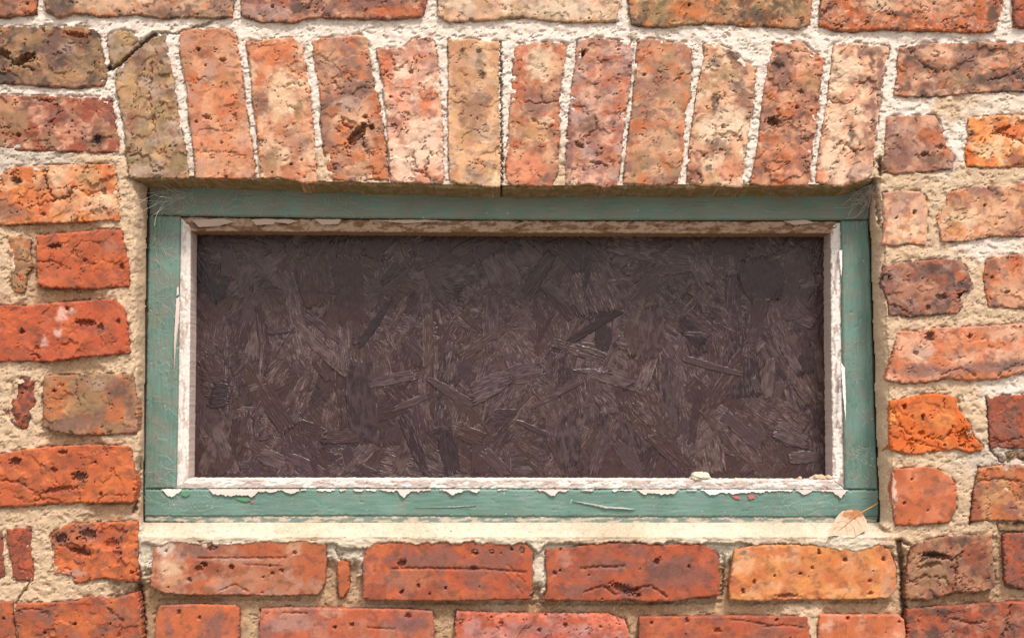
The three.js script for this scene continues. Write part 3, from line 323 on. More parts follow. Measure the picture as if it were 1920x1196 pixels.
// ------------------------------------------------------------------ mortar: one crumbly sheet that turns into the window reveals
const lerpTab = (tab, x) => { if (x <= tab[0][0]) return tab[0][1]; for (let i = 1; i < tab.length; i++) if (x <= tab[i][0]) return mix(tab[i - 1][1], tab[i][1], (x - tab[i - 1][0]) / (tab[i][0] - tab[i - 1][0])); return tab[tab.length - 1][1]; };
const ZF = -50;                                                    // face of the window frame
const xLo = y => lerpTab([[340, 277], [970, 269]], y), xLi = y => lerpTab([[334, 243], [480, 250], [700, 256], [980, 262]], y);
const xRo = y => lerpTab([[340, 1627], [480, 1633], [760, 1641], [975, 1649]], y), xRi = y => lerpTab([[334, 1646], [480, 1652], [720, 1664], [980, 1676]], y);
const yArch = x => lerpTab([[240, 333], [360, 333], [480, 336], [600, 342], [940, 351], [1300, 349], [1590, 349], [1640, 334]], x);
const zones = [ // x, y, colour, depth
  [140, 40, 'W', -3.2], [230, 50, 'W', -1.4], [330, 45, 'W', -2.0], [600, 45, 'W', -2.6], [820, 40, 'W', -2.0], [1060, 55, 'W', -1.4], [1380, 65, 'W', -0.8], [1550, 60, 'W', -1.4], [1760, 70, 'W', -2.6], [1900, 60, 'W', -2.6],
  [205, 150, 'W', -2.6], [335, 200, 'W', -3.2], [470, 200, 'W', -2.6], [590, 200, 'W', -2.6], [715, 180, 'W', -2.6], [830, 200, 'W', -2.6], [950, 200, 'W', -1.4], [1060, 200, 'W', -2.0], [1190, 200, 'W', -2.6], [1300, 200, 'W', -2.6], [1425, 200, 'W', -2.6], [1550, 200, 'W', -2.6], [1670, 150, 'W', -2.6],
  [620, 338, 'S', -1.4999999999999998], [1040, 340, 'S', -1.4999999999999998], [80, 168, 'W', -3.8], [225, 250, 'W', -3.2], [60, 297, 'G', -0.8999999999999999], [200, 297, 'S', -2.1], [235, 330, 'S', -1.4999999999999998],
  [1770, 195, 'S', -0.8999999999999999], [1720, 205, 'W', -2.0], [1795, 260, 'W', -2.0], [1850, 330, 'S', -0.8999999999999999], [1700, 340, 'S', -0.8999999999999999], [1750, 410, 'S', -1.4999999999999998], [1700, 475, 'S', -1.4999999999999998], [1850, 460, 'W', -3.2], [1835, 520, 'S', -1.4999999999999998], [1750, 603, 'S', -2.1], [1880, 592, 'S', -1.4999999999999998],
  [1660, 600, 'S', -2.1], [1770, 728, 'S', -3.3], [1880, 724, 'W', -3.8], [1830, 780, 'S', -1.4999999999999998], [1720, 865, 'S', -1.4999999999999998], [1810, 930, 'S', -1.4999999999999998], [1700, 1000, 'S', -2.1], [1860, 860, 'G', -3.3], [1820, 990, 'S', -2.7], [1875, 1050, 'B', -10], [1800, 1122, 'D', -13], [1690, 1080, 'B', -11],
  [120, 430, 'B', -10], [62, 490, 'B', -10], [5, 490, 'S', -2.1], [130, 555, 'D', -11], [240, 540, 'S', -2.7], [130, 690, 'B', -9], [30, 690, 'S', -2.7], [70, 760, 'S', -2.7], [255, 690, 'S', -2.7], [130, 830, 'B', -11], [40, 820, 'S', -3.3], [120, 965, 'S', -3.3], [210, 960, 'B', -9],
  [75, 1040, 'S', -2.7], [150, 1110, 'S', -3.3], [40, 1110, 'S', -3.3], [270, 1040, 'C', -3], [275, 1120, 'D', -14], [350, 1125, 'D', -13], [465, 1170, 'B', -11], [620, 1070, 'B', -12], [665, 1090, 'B', -12], [620, 1130, 'B', -13], [830, 1170, 'B', -12], [830, 1135, 'D', -14],
  [1010, 1080, 'C', -2], [1010, 1138, 'D', -14], [1360, 1080, 'D', -11], [1190, 1140, 'D', -13], [1380, 1140, 'B', -12], [1600, 1138, 'B', -12], [1190, 1180, 'B', -12], [1525, 1180, 'S', -3.3], [665, 1040, 'C', -1], [640, 1030, 'C', -2], [450, 995, 'C', -1], [900, 995, 'C', -1], [1300, 995, 'C', -1], [1600, 1000, 'C', -1], [1360, 1030, 'C', -3],
  [255, 600, 'S', -3.3], [250, 440, 'S', -3.3], [262, 800, 'S', -3.3], [1650, 750, 'S', -2.7], [1650, 450, 'S', -2.7], [1660, 900, 'S', -2.7],
];
const MC = { W: col(250, 233, 220, .53), S: col(236, 202, 168, .46), B: col(220, 180, 142, .45), D: col(202, 160, 120, .44), C: col(252, 235, 212, .425), G: col(224, 206, 190, .48), K: col(118, 86, 64, .45) };
const mCracks = [
  ['938,78 940,200 941,300 940,356', 1.3, 11], ['380,52 395,42 330,64 300,62', 1.6, 7], ['205,130 236,109 262,86 291,64', 4, 22], ['262,1095 264,1140 268,1200 270,1230', 5, 18], ['1686,1015 1692,1080 1697,1150 1700,1230', 4.5, 18], ['1838,878 1826,930 1821,980', 3, 10], ['1649,300 1652,325', 4, 16],
  ['1666,836 1650,848', 2, 8], ['44,1110 55,1090 30,1130', 1.6, 6], ['262,860 259,930 250,960', 4, 14], ['1640,345 1650,420', 3, 10], ['1688,1012 1705,1022', 3, 10], ['1852,745 1858,845 1876,862', 2.2, 7], ['640,1052 630,1030', 2, 5], ['1356,1050 1354,1115', 3, 6], ['300,1125 560,1122', 3, 4], ['690,1131 1000,1130', 3, 4], ['1020,1133 1350,1128', 3, 4], ['1370,1130 1670,1128', 3, 3],
].map(([s, w, d]) => ({ line: pts(s), w, d }));
const STEP = 1.75, X0 = -90, X1 = 2010, Y0 = -70, Y1 = 1230, MX = Math.round((X1 - X0) / STEP), MY = Math.round((Y1 - Y0) / STEP);
{
  const inside = new Uint8Array((MX + 1) * (MY + 1));
  for (const o of outlines) {
    const xs = o.map(q => q[0]), ys = o.map(q => q[1]);
    const i0 = Math.max(0, Math.floor((Math.min(...xs) - X0) / STEP)), i1 = Math.min(MX, Math.ceil((Math.max(...xs) - X0) / STEP)), j0 = Math.max(0, Math.floor((Math.min(...ys) - Y0) / STEP)), j1 = Math.min(MY, Math.ceil((Math.max(...ys) - Y0) / STEP));
    for (let j = j0; j <= j1; j++) for (let i = i0; i <= i1; i++) {
      const x = X0 + i * STEP, y = Y0 + j * STEP; let c = false;
      for (let a = 0, b = o.length - 1; a < o.length; b = a++) if ((o[a][1] > y) !== (o[b][1] > y) && x < (o[b][0] - o[a][0]) * (y - o[a][1]) / (o[b][1] - o[a][1]) + o[a][0]) c = !c;
      if (c) inside[j * (MX + 1) + i] = 1;
    }
  }
  // distance (cells) inside a brick and outside it
  const din = new Uint8Array(inside.length), dout = new Uint8Array(inside.length);
  for (let p = 1; p <= 7; p++) for (let j = 1; j < MY; j++) for (let i = 1; i < MX; i++) {
    const k = j * (MX + 1) + i, nb = [k - 1, k + 1, k - MX - 1, k + MX + 1];
    if (inside[k] && din[k] === 0 && nb.some(q => p === 1 ? !inside[q] : din[q] === p - 1 && inside[q])) din[k] = p;
    if (!inside[k] && dout[k] === 0 && nb.some(q => p === 1 ? inside[q] : dout[q] === p - 1 && !inside[q])) dout[k] = p;
  }
  const map = new Int32Array(inside.length).fill(-1), pos = [], colr = [], idx = [];
  const vert = (i, j) => {
    const k = j * (MX + 1) + i; if (map[k] >= 0) return map[k];
    const x = X0 + i * STEP, y = Y0 + j * STEP, m = P(x, y, 0), X = m[0], Y = m[1];
    // zone blend
    let sw = 0, zz = 0, c0 = 0, c1 = 0, c2 = 0;
    const qx = x + 16 * N(X / 26, Y / 26) + 7 * N2(X / 8, Y / 8), qy = y + 16 * N2(X / 26, Y / 26) + 7 * N(X / 8, Y / 8 + 40);
    for (const q of zones) { const dx = qx - q[0], dy = qy - q[1], d2 = dx * dx + dy * dy + 40, w = 1 / (d2 * d2); sw += w; zz += w * q[3]; const c = MC[q[2]]; c0 += w * c[0]; c1 += w * c[1]; c2 += w * c[2]; }
    zz /= sw; let r = c0 / sw, g = c1 / sw, b = c2 / sw;
    const lime = clamp((g - .27) / .2);
    const rgh = .5 + .5 * N(X / 29, Y / 29 + 12); let rel = 1.5 * fbm(X / 24, Y / 20, 2) + (.06 + .2 * rgh) * N2(X / 4.5, Y / 4.5) + (.06 + .14 * rgh) * N(X / 2.4, Y / 2.4) + .12 * N2(X / 1.5, Y / 1.5);
    const cr = fbm(X / 21 + 60, Y / 15, 3); rel -= 1.5 * sm(.3, .44, cr); rel -= 2.2 * sm(.7, .84, N(X / 4.4 + 12, Y / 3.6)) * sm(0, .5, N2(X / 30, Y / 30)); { const n = N(X / 16 + .4 * N2(X / 5, Y / 5), Y / 12); rel -= 1.8 * Math.exp(-(n * n) / .003) * sm(.1, .4, N2(X / 25 + 8, Y / 25)); }                         // crumbled hollows
    rel += .5 * sm(.72, .86, N(X / 6 - 30, Y / 6));                                             // grains and lumps
    // inside a joint the pointing stands a little off the bricks
    const edge = dout[k] > 0 && dout[k] <= 3 ? (4 - dout[k]) / 3 : (inside[k] ? 1 : 0);
    rel -= edge * (.7 + 2.2 * N2(X / 22 + 3, Y / 22)) * (y > 985 && y < 1035 && x > 280 && x < 1670 ? .1 : 1);
    if (dout[k] === 1 || din[k] === 1) rel -= 2.4 * sm(-.05, .4, N(X / 18 + 40, Y / 18)) * (y > 985 && y < 1035 && x > 280 && x < 1670 ? 0 : 1);
    let z = zz + rel;
    // window reveals
    const wb = 5 * N(Y / 46, X / 90) + 1.6 * N(X / 9, Y / 12), lo = xLo(y) + .25 * wb, li = xLi(y) - 6 + wb, ro = xRo(y) + .25 * wb, ri = xRi(y) + 6 + wb, yb = yArch(x) + 3, ys = 979, inY = y > yb - 2 && y < ys;
    if (x > lo - 3 && x < ro + 3 && y > yb && y < yb + 60) z = Math.min(z, mix(-3, ZF - 1, clamp((y - yb) / 20)) - 1.5 + rel * .4);
    if (y > yb - 4 && y < ys + 26) {
      const f = 1 - sm(ys - 24, ys + 26, y);
      if (x > li && x < 900) z = mix(z, Math.min(z, mix(-5, ZF, Math.pow(clamp((x - li) / (lo - li)), 1.9)) + rel * .8), f);
      if (x < ri && x > 900) z = mix(z, Math.min(z, mix(-5, ZF, Math.pow(clamp((ri - x) / (ri - ro)), 1.9)) + rel * .8), f);
      if (y < ys && ((x > lo - 1.5 && x < 900) || (x < ro + 1.5 && x > 900))) z = Math.min(z, ZF - 22);
    }
    // sloping mortar sill
    if (y >= ys && x > 262 && x < 1690 && y < 1060) {
      const t = clamp((y - ys) / 27), up = sm(ys + 2, ys + 30, y), side = sm(mix(lo - 3, 258, up), mix(lo + 3, 276, up), x) * (1 - sm(mix(ro - 3, 1670, up), mix(ro + 3, 1690, up), x));
      const low = 1017 + 7 * fbm(X / 46, 3, 3) + 1.4 * N(X / 7, 8) + .8 * N(X / 3, 2) + 10 * sm(622, 640, x) * (1 - sm(690, 702, x)) + 16 * Math.exp(-Math.pow((x - 1010) / 10, 2)) + 9 * Math.exp(-Math.pow((x - 1600) / 34, 2)) + 10 * Math.exp(-Math.pow((x - 296) / 14, 2)) + 6 * sm(1300, 1600, x);
      const zs = mix(ZF - 1, 3.4, Math.pow(t, .75)) + .55 * rel + 1.1 * fbm(X / 40, Y / 9, 2);
      if (y < low + 5) z = mix(z, mix(zs, Math.min(z, -5), sm(low, low + 5, y)), side);
    }
    for (const q of mCracks) {
      const d = segDist(x + 2.5 * N(X / 9, Y / 9) + 1.5 * N2(X / 3, Y / 3), y + 2.5 * N2(X / 9, Y / 9), q.line); if (d < q.w * 2.2) z -= q.d * Math.exp(-d * d / (q.w * q.w));
    }
    // colour: sand grains, lime lumps, grime crust
    const mt = 1 + .1 * fbm(X / 18, Y / 18, 3) + .09 * N2(X / 3.2, Y / 3.2) + .1 * N(X / 1.6, Y / 1.6) * (1.25 - lime * .7);
    r *= mt; g *= mt; b *= mt * (1 + .07 * N(X / 9, Y / 9));
    const gr = sm(.62, .85, N(X / 2, Y / 2 + 90)) * .28 * (1 - lime * .5), wt = sm(.72, .86, N2(X / 3.3, Y / 3.3 - 60)) * .6;
    r = mix(r, MC.K[0], gr); g = mix(g, MC.K[1], gr); b = mix(b, MC.K[2], gr);
    r = mix(r, .56, wt); g = mix(g, .5, wt); b = mix(b, .43, wt);
    const grime = sm(.3, .62, fbm(X / 15 + 200, Y / 11, 4) + .12 * N(X / 2.4, Y / 2.4)) * (.45 - .25 * lime);
    r = mix(r, MC.K[0], grime); g = mix(g, MC.K[1], grime); b = mix(b, MC.K[2], grime);
    if (y > ys - 2 && y < 1040 && x > 262 && x < 1690) {           // rain stains and lichen specks on the sill
      const st = sm(.22, .55, fbm(X / 13 + 90, Y / 7, 4)) * .42, gy = sm(.25, .6, fbm(X / 60 - 20, Y / 14, 3) + .12 * N(X / 2, Y / 2)) * .4;
      r = mix(r, .47, st); g = mix(g, .36, st); b = mix(b, .22, st); r = mix(r, MC.G[0] * .75, gy); g = mix(g, MC.G[1] * .75, gy); b = mix(b, MC.G[2] * .75, gy);
    }
    if (y > yb - 3 && y < yb + 40 && x > 276 && x < 1630) { const a = .8 * sm(-.5, .2, fbm(X / 14, Y / 5, 3)); r = mix(r, PAL.g[0], a); g = mix(g, PAL.g[1], a); b = mix(b, PAL.g[2], a); }
    const p = P(x, y, z);
    map[k] = pos.length / 3; pos.push(p[0] / 1000, p[1] / 1000, p[2] / 1000); colr.push(clamp(r, .02, .82), clamp(g, .02, .8), clamp(b, .015, .76));
    return map[k];
  };
  for (let j = 0; j < MY; j++) for (let i = 0; i < MX; i++) {
    const ks = [j * (MX + 1) + i, j * (MX + 1) + i + 1, (j + 1) * (MX + 1) + i, (j + 1) * (MX + 1) + i + 1];
    const x = X0 + i * STEP, y = Y0 + j * STEP;
    const sill = y > 990 && y < 1045 && x > 270 && x < 1680;
    if (!sill && ks.every(k => inside[k] && (din[k] === 0 || din[k] > 5))) continue;
    if (sill && y > 1034 && ks.every(k => inside[k] && (din[k] === 0 || din[k] > 5))) continue;
    if (x > xLo(y) + 10 && x < xRo(y) - 12 && y > yArch(x) + 26 && y < 972) continue;
    const a = vert(i, j), b = vert(i + 1, j), c = vert(i, j + 1), d = vert(i + 1, j + 1);
    idx.push(a, c, b, b, c, d);
  }
  const g = new THREE.BufferGeometry();
  g.setAttribute('position', new THREE.Float32BufferAttribute(pos, 3)); g.setAttribute('color', new THREE.Float32BufferAttribute(colr, 3));
  g.setIndex(idx); g.computeVertexNormals();
  add('mortar', g, mortarMat, wall).userData.label = 'cream and sandy lime mortar in the joints';
}
// skim of algae-stained mortar under the arch, broken at the crack
for (const [xa, xb] of [[246, 938], [943, 1636]]) {
  const Tt = [], Bb = []; for (let i = 0; i <= 24; i++) { const x = mix(xa, xb, i / 24), y = yArch(x); Tt.push([x, y - 5]); Bb.push([x, y + 3.2 + 1.6 * N(x / 40, 2)]); }
  add('soffit', slabGeometry({ T: pxl(Tt, -4), B: pxl(Bb, -4), z: -4, depth: 56, cell: 1.3, rho: 2.2, en: 1.3, es: 8, slope: .09, rings: [2, 5, 9, 14, 20, 27, 35, 44, 56], seed: xa, relief: (x, y) => .6 * N(x / 9, y / 5), color: (x, y, z) => {
    const a = sm(-.25, .35, fbm(x / 24, z / 11, 4)), m = 1 + .14 * N(x / 3, z / 3) + .12 * N2(x / 1.6, z / 1.6), d = sm(.35, .6, fbm(x / 12 + 30, z / 7, 3)) * .6; return [0, 1, 2].map(i => mix(mix(PAL.g[i] * .8, MC.B[i] * .62, a), MC.K[i] * .8, d) * m);
  } }), mortarMat, arch);
}
// ------------------------------------------------------------------ the wall goes on beyond the frame
{
  const wx0 = P(X0, 600, 0)[0], wx1 = P(X1, 600, 0)[0], wy0 = P(960, Y1, 0)[1], wy1 = P(960, Y0, 0)[1];
  const rr = rng(31), all = [], looks = [];
  const specs = [{ b: 'r', l: [['R', .4, 26], ['o', .3, 30]], s: 'red' }, { b: 'b', l: [['u', .4, 30], ['p', .3, 26]], s: 'old' }, { b: 'o', l: [['p', .3, 30], ['u', .2, 24]], s: 'old' }, { b: 'R', l: [['u', .4, 26], ['r', .3, 30]], s: 'red' }];
  for (let i = 0; i < 12; i++) looks.push(brickLook(specs[i % 4], 300 + i));
  const CH = 87, BL = 232;
  for (let row = -20; row < 16; row++) {
    const y0 = wy0 + row * CH + 1, y1 = y0 + 76; if (y0 < 4) continue;
    for (let q = -9; q < 9; q++) {
      let x0 = q * (BL + 10) + (row & 1 ? 121 : 0) + (rr() - .5) * 8, x1 = x0 + BL + (rr() - .5) * 10;
      let ya = y0 + (rr() - .5) * 4, yb = y1 + (rr() - .5) * 4;
      if (x1 > wx0 - 8 && x0 < wx1 + 8 && yb > wy0 - 3 && ya < wy1 + 6) {
        if (x0 < wx0 - 60) x1 = wx0 - 10; else if (x1 > wx1 + 60) x0 = wx1 + 10; else if (yb > wy1 + 40) ya = wy1 + 8; else continue;
      }
      all.push({ x0, x1, y0: ya, y1: yb, d: Math.hypot(Math.max(0, wx0 - x1, x0 - wx1), Math.max(0, wy0 - yb, ya - wy1)), k: Math.floor(rr() * 12), z: (rr() - .5) * 3 });
    }
  }
  all.sort((a, b) => a.d - b.d);
  const rest = [];
  all.forEach((q, i) => {
    const lk = looks[q.k];
    const g = slabGeometry({ T: [[q.x0, q.y1], [q.x1, q.y1]], B: [[q.x0, q.y0], [q.x1, q.y0]], z: q.z, depth: 60, rho: 4, cell: i < 120 ? 5 : 9, en: 1.5, es: 14, relief: lk.relief, color: lk.color, seed: i, rings: [6, 60] });
    if (i < 200) add('brick', g, brickMat, wall); else rest.push(g);
  });
  const o = add('distant_brickwork', mergeGeometries(rest), brickMat, wall); o.userData.kind = 'stuff';
  const ms = [];
  const sheet = (x0, x1, y0, y1) => {
    const nx = Math.ceil((x1 - x0) / 8), ny = Math.ceil((y1 - y0) / 8), p = [], c = [], id = [];
    for (let j = 0; j <= ny; j++) for (let i = 0; i <= nx; i++) {
      const x = mix(x0, x1, i / nx), y = mix(y0, y1, j / ny), m = 1 + .2 * fbm(x / 40, y / 40, 3);
      p.push(x / 1000, y / 1000, (-8 + 1.6 * fbm(x / 30, y / 30, 3)) / 1000); c.push(MC.S[0] * m, MC.S[1] * m, MC.S[2] * m);
    }
    for (let j = 0; j < ny; j++) for (let i = 0; i < nx; i++) { const a = j * (nx + 1) + i; id.push(a, a + 1, a + nx + 1, a + 1, a + nx + 2, a + nx + 1); }
    const g = new THREE.BufferGeometry(); g.setAttribute('position', new THREE.Float32BufferAttribute(p, 3)); g.setAttribute('color', new THREE.Float32BufferAttribute(c, 3)); g.setIndex(id); g.computeVertexNormals(); ms.push(g);
  };
  const ytop = wy0 + 16 * CH;
  sheet(-2100, wx0 + 2, 0, ytop); sheet(wx1 - 2, 2100, 0, ytop); sheet(wx0 + 2, wx1 - 2, 0, wy0 + 2); sheet(wx0 + 2, wx1 - 2, wy1 - 2, ytop);
  add('mortar', mergeGeometries(ms), mortarMat, wall);
  const core = new THREE.BoxGeometry(4.2, ytop / 1000, .2); core.translate(0, ytop / 2000, -.24);
  add('wall_core', core, new THREE.MeshStandardMaterial({ color: new THREE.Color().setRGB(.3, .2, .14), roughness: 1 }), wall);
}

// ------------------------------------------------------------------ window frame
const win = tag(group('window_frame'), 'green painted wooden window frame with peeling white putty set in the brick wall', 'window'); win.userData.kind = 'thing';
const GREEN = col(114, 152, 140, .5), GDARK = col(62, 98, 82, .6), DUST = col(150, 138, 122, .5), WHITE = col(250, 240, 234, .58), WOOD = col(190, 165, 150, .5), TANW = col(200, 166, 140, .5), GREYW = col(180, 160, 152, .5);
function greenLook(hor, dust, web) {
  const gx = hor ? 60 : 2.2, gy = hor ? 2.2 : 60;
  return {
    relief: (x, y) => -.9 * Math.exp(-Math.pow(N(x / (hor ? 90 : 9), y / (hor ? 9 : 90) + 30), 2) / .0016) * sm(.1, .5, N2(x / 60 + 4, y / 60)) + .22 * N(x / gx, y / gy) + .12 * N2(x / gx * 2.3, y / gy * 2.3) + .25 * fbm(x / 30, y / 30, 2) - .7 * sm(.62, .8, N2(x / (hor ? 26 : 4), y / (hor ? 4 : 26) + 40)) * sm(.1, .5, N(x / 50, y / 50)),
    color: (x, y) => {
      let [r, g, b] = GREEN; const m = 1 + .05 * N(x / gx, y / gy) + .06 * fbm(x / 40, y / 40, 3) + .05 * N2(x / 2, y / 2); r *= m; g *= m; b *= m;
      const d = sm(-.1, .9, .8 * fbm(x / 40 + 9, y / 26, 3) + .3 * N(x / (hor ? 9 : 1.6), y / (hor ? 1.6 : 9)) + .2 * N2(x / 1.6, y / 1.6) + dust) * .6; const fd = .2 * N(x / 70, y / 70 + 5) + .1 * N2(x / (hor ? 44 : 6), y / (hor ? 6 : 44)); r *= 1 + fd; g *= 1 + fd * .7; b *= 1 + fd * .8;
      r = mix(r, DUST[0], d); g = mix(g, DUST[1], d); b = mix(b, DUST[2], d);
      const cu = sm(.6, .78, N(x / (hor ? 34 : 1.5), y / (hor ? 1.5 : 34) + 60)) * sm(.2, .6, N2(x / 45, y / 45 + 9)) * .6; r = mix(r, GREYW[0], cu); g = mix(g, GREYW[1], cu); b = mix(b, GREYW[2], cu);
      const k = sm(.86, .9, N2(x / 3 + 50, y / 3)) * sm(.3, .6, N(x / 60 - 8, y / 60)) * .7; r = mix(r, WHITE[0], k); g = mix(g, WHITE[1], k); b = mix(b, WHITE[2], k);
      return [r, g, b];
    },
  };
}
function member(name, T, R, B, L, z, depth, look, m, extra = {}) {
  const g = slabGeometry({ T: pxl(T, z), R: R ? pxl(R, z) : [], B: pxl(B, z), L: L ? pxl(L, z) : [], z, depth, cell: 1.4, rho: 2, rhoVar: .3, en: .35, es: 9, relief: look.relief, color: look.color, seed: seedN++, rings: [3, 8, 16, 28, depth], ...extra });
  return add(name, g, m, win);
}
const head = member('head_rail', '277,345 640,348 960,350 1300,352 1630,347', '', '278,403 640,408 960,411 1300,412 1630,412', '', ZF, 62, greenLook(true, .55), paintMat, { rho: 3.5 });
const stileA = member('jamb', '278,404 337,405', '333,700', '269,917 329,916', '273,700', ZF - .4, 62, greenLook(false, .3), paintMat);
const stileB = member('jamb', '1579,413 1629,413', '1633,480 1641,760', '1586,918 1648,918', '1582,700', ZF - .4, 62, greenLook(false, .15), paintMat, { rho: 2.6 });
const bottom = member('bottom_rail', '269,918 640,917 960,918 1300,919 1649,919', '', '269,969 400,970 640,968 960,970 1300,970 1649,971', '', ZF + .5, 62, greenLook(true, -.12), paintMat, { rho: 2.2, en: .9, es: 5 });
// second lip of flaking green paint under the rail
const lip = member('sill_strip', '271,966 640,966 960,967 1300,967 1646,968', '', '271,978 480,983 640,980 820,984 960,981 1100,984 1300,982 1420,985 1646,980', '', ZF - 1.2, 20, {
  relief: (x, y) => .3 * N(x / 8, y / 3), color: (x, y) => { const t = sm(-.1, .15, fbm(x / 34, y / 7, 3)), m = 1 + .1 * N(x / 2, y / 2); return [0, 1, 2].map(i => mix(mix(GREEN[i], GREYW[i], .3), MC.C[i] * .9, t) * m); },
}, paintMat, { rho: 1, en: 1.3, es: 13, cell: 1.1, rings: [3, 20] });
// putty beads
function puttyLook(main, second, cover, hor, relK = 1) {
  return {
    relief: (x, y) => relK * (.5 * fbm(x / (hor ? 20 : 7), y / (hor ? 7 : 20), 3) - .9 * sm(.2, .4, fbm(x / 12 + 70, y / 12, 3)) + .2 * N2(x / 2, y / 2)),
    color: (x, y, z, s) => {
      const t = s ? .95 : sm(probit(cover) - .04, probit(cover) + .05, fbm(x / (hor ? 44 : 12), y / (hor ? 12 : 44), 4)), g = 1 + .07 * N(x / (hor ? 30 : 1.4), (y + z) / (hor ? 1.4 : 30)) + .06 * N2(x / 2, (y + z) / 2);
      const sp = sm(.74, .85, N(x / 2.4, (y + z) / 2.4 + 33)) * .5; return [0, 1, 2].map(i => mix(mix(main[i], second[i], t) * g, MC.K[i], sp));
    },
  };
}
const ZB = -57;
const beadT = member('putty_bead', '337,406 640,411 960,413 1300,414 1580,415', '', '357,433 640,434 960,436 1300,437 1559,437', '345,418', ZB, 46, puttyLook(TANW, col(150, 110, 80, .5), .4, true, 2.4), puttyMat, { rho: 2, en: .8 });
const beadL = member('putty_bead', '337,406 357,424', '355,660 352,890', '328,917 351,902', '333,660', ZB, 46, puttyLook(WHITE, col(228, 204, 196, .55), .3, false, .7), puttyMat, { rho: 1.2 });
const beadR = member('putty_bead', '1559,424 1578,414', '1580,660 1585,880', '1563,901 1586,918', '1560,660', ZB, 46, puttyLook(WHITE, col(214, 190, 180, .5), .3, false, 1.2), puttyMat, { rho: 1.4, en: .8 });
const beadB = member('putty_bead', '351,898 640,898 960,898 1300,899 1563,900', '', '329,917 640,916 960,917 1300,918 1586,919', '', ZB + 1, 46, puttyLook(col(222, 202, 194, .52), WHITE, .4, true, .9), puttyMat, { rho: 1.8, en: .6 });
// curled flakes of white and red paint along the bottom rail
const flake = (s, c, z = ZF + 1.5, th = .7, parent = bottom, m = puttyMat) => {
  const p = pts(s).map(([x, y]) => P(x, y, z)); const sh = new THREE.Shape();
  const q = []; for (let i = 0; i < p.length; i++) { const a = p[i], b = p[(i + 1) % p.length], n = Math.max(1, Math.round(Math.hypot(a[0] - b[0], a[1] - b[1]) / 2)); for (let k = 0; k < n; k++) { const t = k / n, x = mix(a[0], b[0], t), y = mix(a[1], b[1], t); q.push([x + .45 * N(x / 3, y / 3), y + .45 * N2(x / 3, y / 3)]); } }
  q.forEach(([x, y], i) => i ? sh.lineTo(x / 1000, y / 1000) : sh.moveTo(x / 1000, y / 1000)); sh.closePath();
  const g = new THREE.ExtrudeGeometry(sh, { depth: th / 1000, bevelEnabled: false }); g.translate(0, 0, z / 1000); g.deleteAttribute('uv');
  { const pa = g.attributes.position, ym = Math.max(...q.map(v => v[1])); for (let i = 0; i < pa.count; i++) pa.setZ(i, pa.getZ(i) + Math.max(0, .16 * (ym - pa.getY(i) * 1000) - .2) * (1 + .5 * N(pa.getX(i) * 60, 3)) / 1000); g.computeVertexNormals(); }
  const n = g.attributes.position.count, cc = new Float32Array(n * 3); for (let i = 0; i < n; i++) { const x = g.attributes.position.getX(i) * 1000, y = g.attributes.position.getY(i) * 1000, m2 = 1 + .08 * N(x / 3, y / 3); cc[i * 3] = c[0] * m2; cc[i * 3 + 1] = c[1] * m2; cc[i * 3 + 2] = c[2] * m2; }
  g.setAttribute('color', new THREE.BufferAttribute(cc, 3));
  return add('paint_flake', g, m, parent);
};
const PINK = col(238, 214, 206, .56), RED = col(212, 110, 112, .5), LEAFG = col(92, 150, 108, .5);
{
  const want = lerpX => lerpTab([[300, 2], [312, 8], [322, 14], [336, 4], [345, 0], [388, 0], [396, 6], [440, 14], [470, 13], [500, 4], [520, 5], [545, 9], [568, 2], [640, 2], [700, 3], [742, 4], [757, 16], [772, 4], [800, 1], [832, 4], [848, 10], [870, 3], [888, 6], [900, 6], [912, 0], [930, 4], [952, 1], [1000, 1], [1012, 5], [1040, 11], [1062, 3], [1070, 0], [1120, 3], [1186, 3], [1210, 9], [1262, 10], [1275, 1], [1310, 1], [1332, 13], [1350, 9], [1400, 8], [1440, 6], [1470, 1], [1490, 4], [1508, 11], [1520, 3], [1550, 4], [1578, 16], [1588, 3]], lerpX);
  const th = x => want(x) + 3.4 * N(x / 31, 4) + 1.6 * N(x / 11, 7) + .8 * N(x / 4.3, 9) - .6;
  let seg = [], n = 0; const flush = () => { if (seg.length > 5) { const c = [WHITE, PINK, mixc(WHITE, GREYW, .25)][n % 3]; const up = seg.map(x => x + ',' + (916.5 + 1.4 * (x - 300) / 1290 + .6 * N(x / 8, 1)).toFixed(2)), lo = seg.slice().reverse().map(x => x + ',' + (917 + th(x)).toFixed(2)); flake(up.join(' ') + ' ' + lo.join(' '), c, ZF + 1 + (n % 3) * .35, .8, bottom, puttyMat); n++; } seg = []; };
  for (let x = 300; x < 1592; x += 2) { if (th(x) > .8 && seg.length < 70 + 40 * hash(n, 3)) seg.push(x); else flush(); }
  flush();
}
[['1370,929 1386,930 1389,936 1380,935'], ['1402,929 1414,927 1416,934 1406,936'], ['468,938 475,940 472,944']].forEach(([s]) => flake(s, RED, ZF + 1, .6));
[['440,934 452,932 470,934 471,939 458,940 447,938'], ['338,923 352,922 356,927 349,931 340,929']].forEach(([s]) => flake(s, LEAFG, ZF + 1, .5));
flake('1075,940 1085,940 1140,949 1192,953 1180,955 1135,952', mixc(GREEN, WHITE, .35), ZF + .8, 1.1, bottom, paintMat);
flake('778,951 850,949 890,947 892,948 850,951', mixc(GREEN, WHITE, .2), ZF + .8, .7, bottom, paintMat);
function mixc(a, b, t) { return a.map((v, i) => mix(v, b[i], t)); }
// chips on the side beads and the green jambs
[['330,560 336,555 337,600 334,640 330,700 328,640'], ['331,540 334,536 335,552 331,556']].forEach(([s]) => flake(s, PINK, ZF + .8, .6, stileA));
